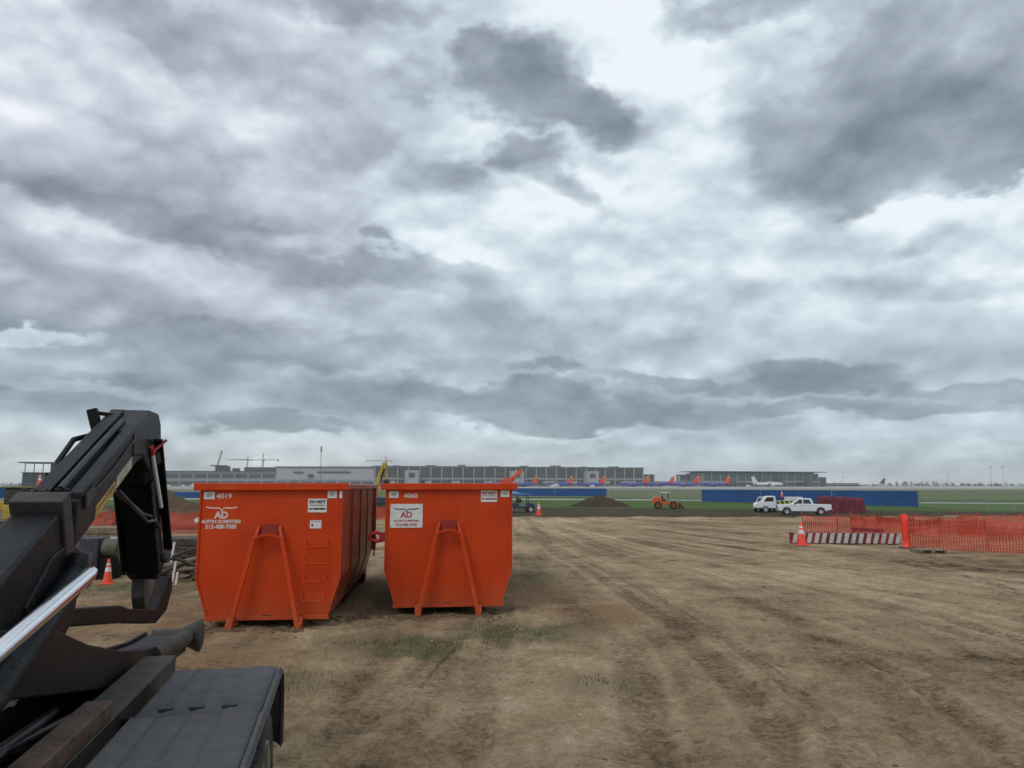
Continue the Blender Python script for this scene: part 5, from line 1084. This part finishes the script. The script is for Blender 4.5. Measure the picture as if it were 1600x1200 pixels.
# ------------------------------------------------------------------ airliners
def airliner(label, x, y, rz, body='plblue', fin='plred', group='parked airliners', nose=None):
    t = thing('airliner', label, 'airliner', (x, y, .1), rz, group)     # local +x = nose
    fz = 3.6
    MB().lathe([(0, 19.5), (.7, 19.1), (1.4, 17.8), (1.85, 15.5), (1.9, 12), (1.9, -8), (1.6, -12), (.9, -16.5), (.25, -19)], (0, 0, fz), 'x', 20).build('fuselage', body, t)
    for s in (-1, 1):
        MB().add([(3.5, s*1.6, 2.9), (-1.8, s*1.6, 2.8), (-6.6, s*17, 4.5), (-5.0, s*17, 4.55), (3.5, s*1.6, 3.3), (-1.8, s*1.6, 3.2), (-6.6, s*17, 4.62), (-5.0, s*17, 4.68)], [(0, 1, 2, 3), (7, 6, 5, 4), (0, 3, 7, 4), (1, 5, 6, 2), (2, 6, 7, 3), (0, 4, 5, 1)]).build('wing', 'plwhite', t)
        MB().add([(-5.0, s*17, 4.6), (-6.6, s*17, 4.6), (-8.1, s*17.4, 7.1), (-7.3, s*17.4, 7.1), (-5.0, s*17.2, 4.6), (-6.6, s*17.2, 4.6), (-8.1, s*17.6, 7.1), (-7.3, s*17.6, 7.1)], [(0, 1, 2, 3), (7, 6, 5, 4), (0, 3, 7, 4), (1, 5, 6, 2), (2, 6, 7, 3), (0, 4, 5, 1)]).build('winglet', fin, t)
        MB().add([(-14, s*.6, 4.4), (-17.5, s*.6, 4.4), (-19.3, s*7, 4.9), (-18, s*7, 4.9), (-14, s*.6, 4.7), (-17.5, s*.6, 4.7), (-19.3, s*7, 5.1), (-18, s*7, 5.1)], [(0, 1, 2, 3), (7, 6, 5, 4), (0, 3, 7, 4), (1, 5, 6, 2), (2, 6, 7, 3), (0, 4, 5, 1)]).build('tailplane', fin, t)
        MB().lathe([(.7, 5.6), (1.05, 5.2), (1.1, 3.2), (.7, 1.2), (.2, .6)], (0, s*5.2, 2.0), 'x', 14).build('engine', body, t)
        q = MB(); q.lathe([(0, -.3), (.55, -.3), (.55, .3), (0, .3)], (-1.2, s*2.6, .55), 'y', 12); q.tube([(-1.2, s*2.6, .55), (-1.2, s*2.2, 2.9)], .15, 6); q.build('landing_gear', 'darkp', t)
    q = MB(); q.lathe([(0, -.2), (.4, -.2), (.4, .2), (0, .2)], (13.5, 0, .4), 'y', 10); q.tube([(13.5, 0, .4), (13.5, 0, 2.4)], .12, 6); q.build('nose_gear', 'darkp', t)
    MB().prism([(-10.5, 5.1), (-13.0, 6.2), (-17.2, 12.6), (-20.8, 12.6), (-19.0, 4.6)], -.22, .22, 'y').build('tail_fin', fin, t)
    if fin == 'plred': MB().prism([(-16.9, 11.1), (-17.62, 12.28), (-20.18, 12.28), (-19.9, 11.1)], -.235, .235, 'y').build('fin_tip', 'plyel', t)
    MB().lathe([(1.905, 17-.0), (1.905, 16.9)], (0, 0, fz), 'x', 6)
    MB().prism([(17.3, 4.2), (18.3, 4.2), (17.6, 4.75), (16.9, 4.75)], -.9, .9, 'y').build('cockpit_window', 'glass', t)
    return t
AL = [(800, 'blue airliner with its tail hidden, leftmost in the row of parked planes'), (838, 'blue airliner parked just right of the second container'), (893, 'third blue airliner in the row, red tail before the terminal columns'), (944, 'blue airliner whose red tail stands left of the terminal end'),
      (1012, 'blue airliner whose red tail stands just right of the terminal end'), (1052, 'blue airliner whose red tail is second right of the terminal end'), (1092, 'blue airliner with red tail at the left edge of the concourse roof'), (1139, 'blue airliner with red tail, rightmost of the red-tailed row')]
A0 = None
for i, (px, lb) in enumerate(AL):
    Y = 880; a = R(150-6*(i % 3)); tx = gx(px, Y)-(-18.5*math.cos(a)); ty = Y+18.5*math.sin(a)*1
    A0 = airliner(lb, tx, ty, a) if A0 is None else dup(A0, (tx, ty, .1), a, lb)
airliner('white airliner parked before the right concourse building', gx(1200, 900), 900, R(8), 'plwhite', 'plwhite')
airliner('distant airliner with a dark tail, alone on the right horizon', gx(1362, 1150), 1150, R(172), 'plwhite', 'pldark')

# ------------------------------------------------------------------ airside service vehicles
def van(label, x, y, rz, m):
    t = thing('service_van', label, 'van', (x, y, .1), rz, 'airside service vans')
    MB().prism([(-2.8, .5), (-2.8, 2.5), (1.2, 2.55), (1.9, 1.6), (2.8, 1.4), (2.85, .5)], -1.1, 1.1, 'y').build('body', m, t, bev=.1)
    MB().prism([(.4, 1.5), (.4, 2.2), (1.25, 2.2), (1.65, 1.5)], -1.12, 1.12, 'y').build('window', 'glass', t)
    for wx in (-1.8, 1.8):
        for s in (-1, 1): MB().lathe([(0, s*1.15), (.42, s*1.15), (.42, s*.85)], (wx, 0, .42), 'y', 12).build('wheel', 'rubber', t)
    return t
V0 = None
spots = [(253, 'leftmost white van before the left terminal wing'), (262, 'white van second from the truck arm before the terminal'), (287, 'white van before the lower left wing just left of the first container'), (300, 'white van touching the left edge of the first container rim'), (445, 'white van peeping over the left part of the first container'),
         (512, 'white van peeping over the middle of the first container'), (530, 'white van peeping over the first container near its right end'), (566, 'white van just left of the yellow drill mast'), (640, 'white van over the left part of the second container'), (690, 'white van over the middle of the second container'), (735, 'white van over the right part of the second container'), (862, 'white van parked between the blue airliners'), (870, 'white van nearest the soil heap before the airliners'), (925, 'white van left of the fourth red tail'), (1170, 'white van under the right concourse roof')]
for i, (px, lb) in enumerate(spots):
    Y = 800+13*(i % 4); p_ = (gx(px, Y), Y, .1); a = R((i*53) % 40+160*(i % 2))
    V0 = van(lb, p_[0], p_[1], a, M['plwhite']) if V0 is None else dup(V0, p_, a, lb, 1.25 if i % 3 == 0 else 1.)

# ------------------------------------------------------------------ cranes, masts
def lattice(mb, a, b, w, n, r):
    a = Vector(a); b = Vector(b); d = (b-a).normalized(); s = d.cross(Vector((0, 1, 0)));
    if s.length < .1: s = Vector((1, 0, 0))
    s.normalize(); f = s.cross(d)
    cs = [s*w/2+f*w/2, -s*w/2+f*w/2, -s*w/2-f*w/2, s*w/2-f*w/2]
    for c_ in cs: mb.bar(a+c_, b+c_, r, r)
    for i in range(n):
        p0 = a.lerp(b, i/n); p1 = a.lerp(b, (i+1)/n)
        for k in range(4): mb.bar(p0+cs[k], p1+cs[(k+1) % 4], r*.7, r*.7)
def tower_crane(label, px, Y, ytop, xl, xr, yj, m):
    x = gx(px, Y); t = thing('tower_crane', label, 'tower crane', (x, Y, 0), 0, 'tower cranes'); zj = at(px, yj, Y).z; zt = at(px, ytop, Y).z
    q = MB(); lattice(q, (0, 0, 0), (0, 0, zj), 1.6, 14, .35); q.build('mast', m, t)
    q = MB(); lattice(q, (gx(xl, Y)-x, 0, zj), (0, 0, zj), 1.2, 18, .28); q.build('jib', m, t)
    q = MB(); q.bar((0, 0, zj), (gx(xr, Y)-x, 0, zj), 1.4, .9); q.bar((gx(xr, Y)-x-2, 0, zj-1.2), (gx(xr, Y)-x, 0, zj-1.2), 1.6, 2.4); q.build('counter_jib', m, t)
    q = MB(); q.bar((0, 0, zj), (0, 0, zt), .9, .9); q.bar((0, 0, zt), (gx(xl, Y)*.5-x*.5, 0, zj+.5), .12, .12); q.bar((0, 0, zt), ((gx(xr, Y)-x)*.9, 0, zj), .15, .15); q.build('apex_tower', m, t)
    q = MB(); q.box(.8, 2.4, -1., 1., zj-2.2, zj-.2); q.build('cab', m, t)
    return t
tower_crane('grey tower crane above the left terminal wing', 409, 1150, 708, 352, 434, 718.5, 'crane')
tower_crane('small ochre tower crane above the yellow drill mast', 602, 1150, 713, 570, 612, 720, 'craney')
tower_crane('faint far tower crane left of the nearer grey one', 385, 1500, 712, 362, 392, 718, 'crane')
def luffer():
    Y = 1050; x = gx(331, Y); t = thing('crawler_crane', 'crane with a thin inclined boom above the left terminal wing', 'crane', (x, Y, 0))
    a, b = at(331, 734, Y), at(347, 704, Y); q = MB(); lattice(q, (0, 0, 3), (b.x-x, 0, b.z), 1.3, 16, .30); q.build('boom', 'crane', t); MB().box(-3, 3, -2, 2, 0, 4).build('body', 'crane', t, bev=.2)
    MB().bar((b.x-x, 0, b.z), (-3, 0, 6), .12, .12).build('stay_cable', 'crane', t)
luffer()
def radar():
    Y = 900; x = gx(500, Y); t = thing('control_mast', 'slender mast with antenna head above the pale terminal hall', 'mast', (x, Y, 0)); z = at(500, 695, Y).z
    MB().tube([(0, 0, 0), (0, 0, z)], [.55, .25], 8).build('pole', 'crane', t); q = MB()
    for dz, w_ in ((-3.5, 1.9), (-6, 2.4), (-8.5, 1.7), (-13.5, .9)): q.box(-w_/2, w_/2, -.8, .8, z+dz-.8, z+dz+.8)
    q.build('antenna', 'crane', t)
radar()
L0 = None
for px, ytop, Y, lb in ((1550, 729, 800, 'tall thin apron light mast, left of a pair at the right'), (1569, 729, 800, 'tall thin apron light mast, right of a pair at the right'), (1482, 741, 1000, 'short faint light mast between the dark-tailed plane and the pair'), (1318, 745, 1000, 'short light mast just right of the concourse building')):
    x = gx(px, Y); z = at(px, ytop, Y).z; t = thing('light_mast', lb, 'light mast', (x, Y, 0), 0, 'apron light masts')
    MB().tube([(0, 0, 0), (0, 0, z)], [.22, .12], 6).build('pole', 'galv', t); MB().box(-1.1, 1.1, -.3, .3, z-.6, z).build('lamp_head', 'crane', t)
for (px, Y, h) in ((245, 760, 0),): pass

# ------------------------------------------------------------------ trees on the horizon
def tree_line():
    r = random.Random(21); mb = MB(); tr = MB()
    for k in range(300):
        px = r.choice((r.uniform(1300, 1700), r.uniform(1300, 1700), r.uniform(-150, 60), r.uniform(1010, 1100), r.uniform(-600, 2400)))
        Y = r.uniform(1550, 2000); x = gx(px, Y); h = r.uniform(4.5, 9.5)*(1.25 if 1400 < px < 1480 else .95); w = r.uniform(5, 12)
        tr.bar((x, Y, 0), (x, Y, h*.6), .6, .6)
        for i in range(46):
            a = r.uniform(0, 6.28); rr = r.random()**.5; z = h*(.25+.75*r.random()); kx = w*.5*rr*math.cos(a)*(1.1-.5*z/h); ky = w*.5*rr*math.sin(a)
            s = r.uniform(.5, 1.3); c_ = Vector((x+kx, Y+ky, z)); vs = [c_+Vector((r.uniform(-s, s), r.uniform(-s, s), r.uniform(-s, s)*.8)) for _ in range(4)]
            mb.add(vs, [(0, 1, 2), (0, 2, 3), (0, 3, 1)])
    t = mb.build('far_woodland', mat('far_foliage', (.030, .040, .024), .8, var=.35, vscale=.05)); tag(t, 'far hazy line of low trees along the horizon', 'woodland', kind='stuff')
    tr.build('trunks', 'dwood', t)
tree_line()

# ------------------------------------------------------------------ haze
def haze():
    o = MB().box(-9900, 9900, -9900, 9900, -1.5, 90).build('haze', mat('haze_air', (1, 1, 1)))
    m = bpy.data.materials.new('hazy_air'); m.use_nodes = True; nt = m.node_tree; nt.nodes.clear()
    v = nt.nodes.new('ShaderNodeVolumePrincipled'); v.inputs['Density'].default_value = .00013; v.inputs['Color'].default_value = (1., 1., 1., 1); v.inputs['Anisotropy'].default_value = .2
    out = nt.nodes.new('ShaderNodeOutputMaterial'); nt.links.new(v.outputs[0], out.inputs['Volume'])
    o.data.materials.clear(); o.data.materials.append(m); tag(o, 'thin grey haze in the air over the whole airfield', 'haze', kind='stuff')
    m.cycles.homogeneous_volume = True
haze()
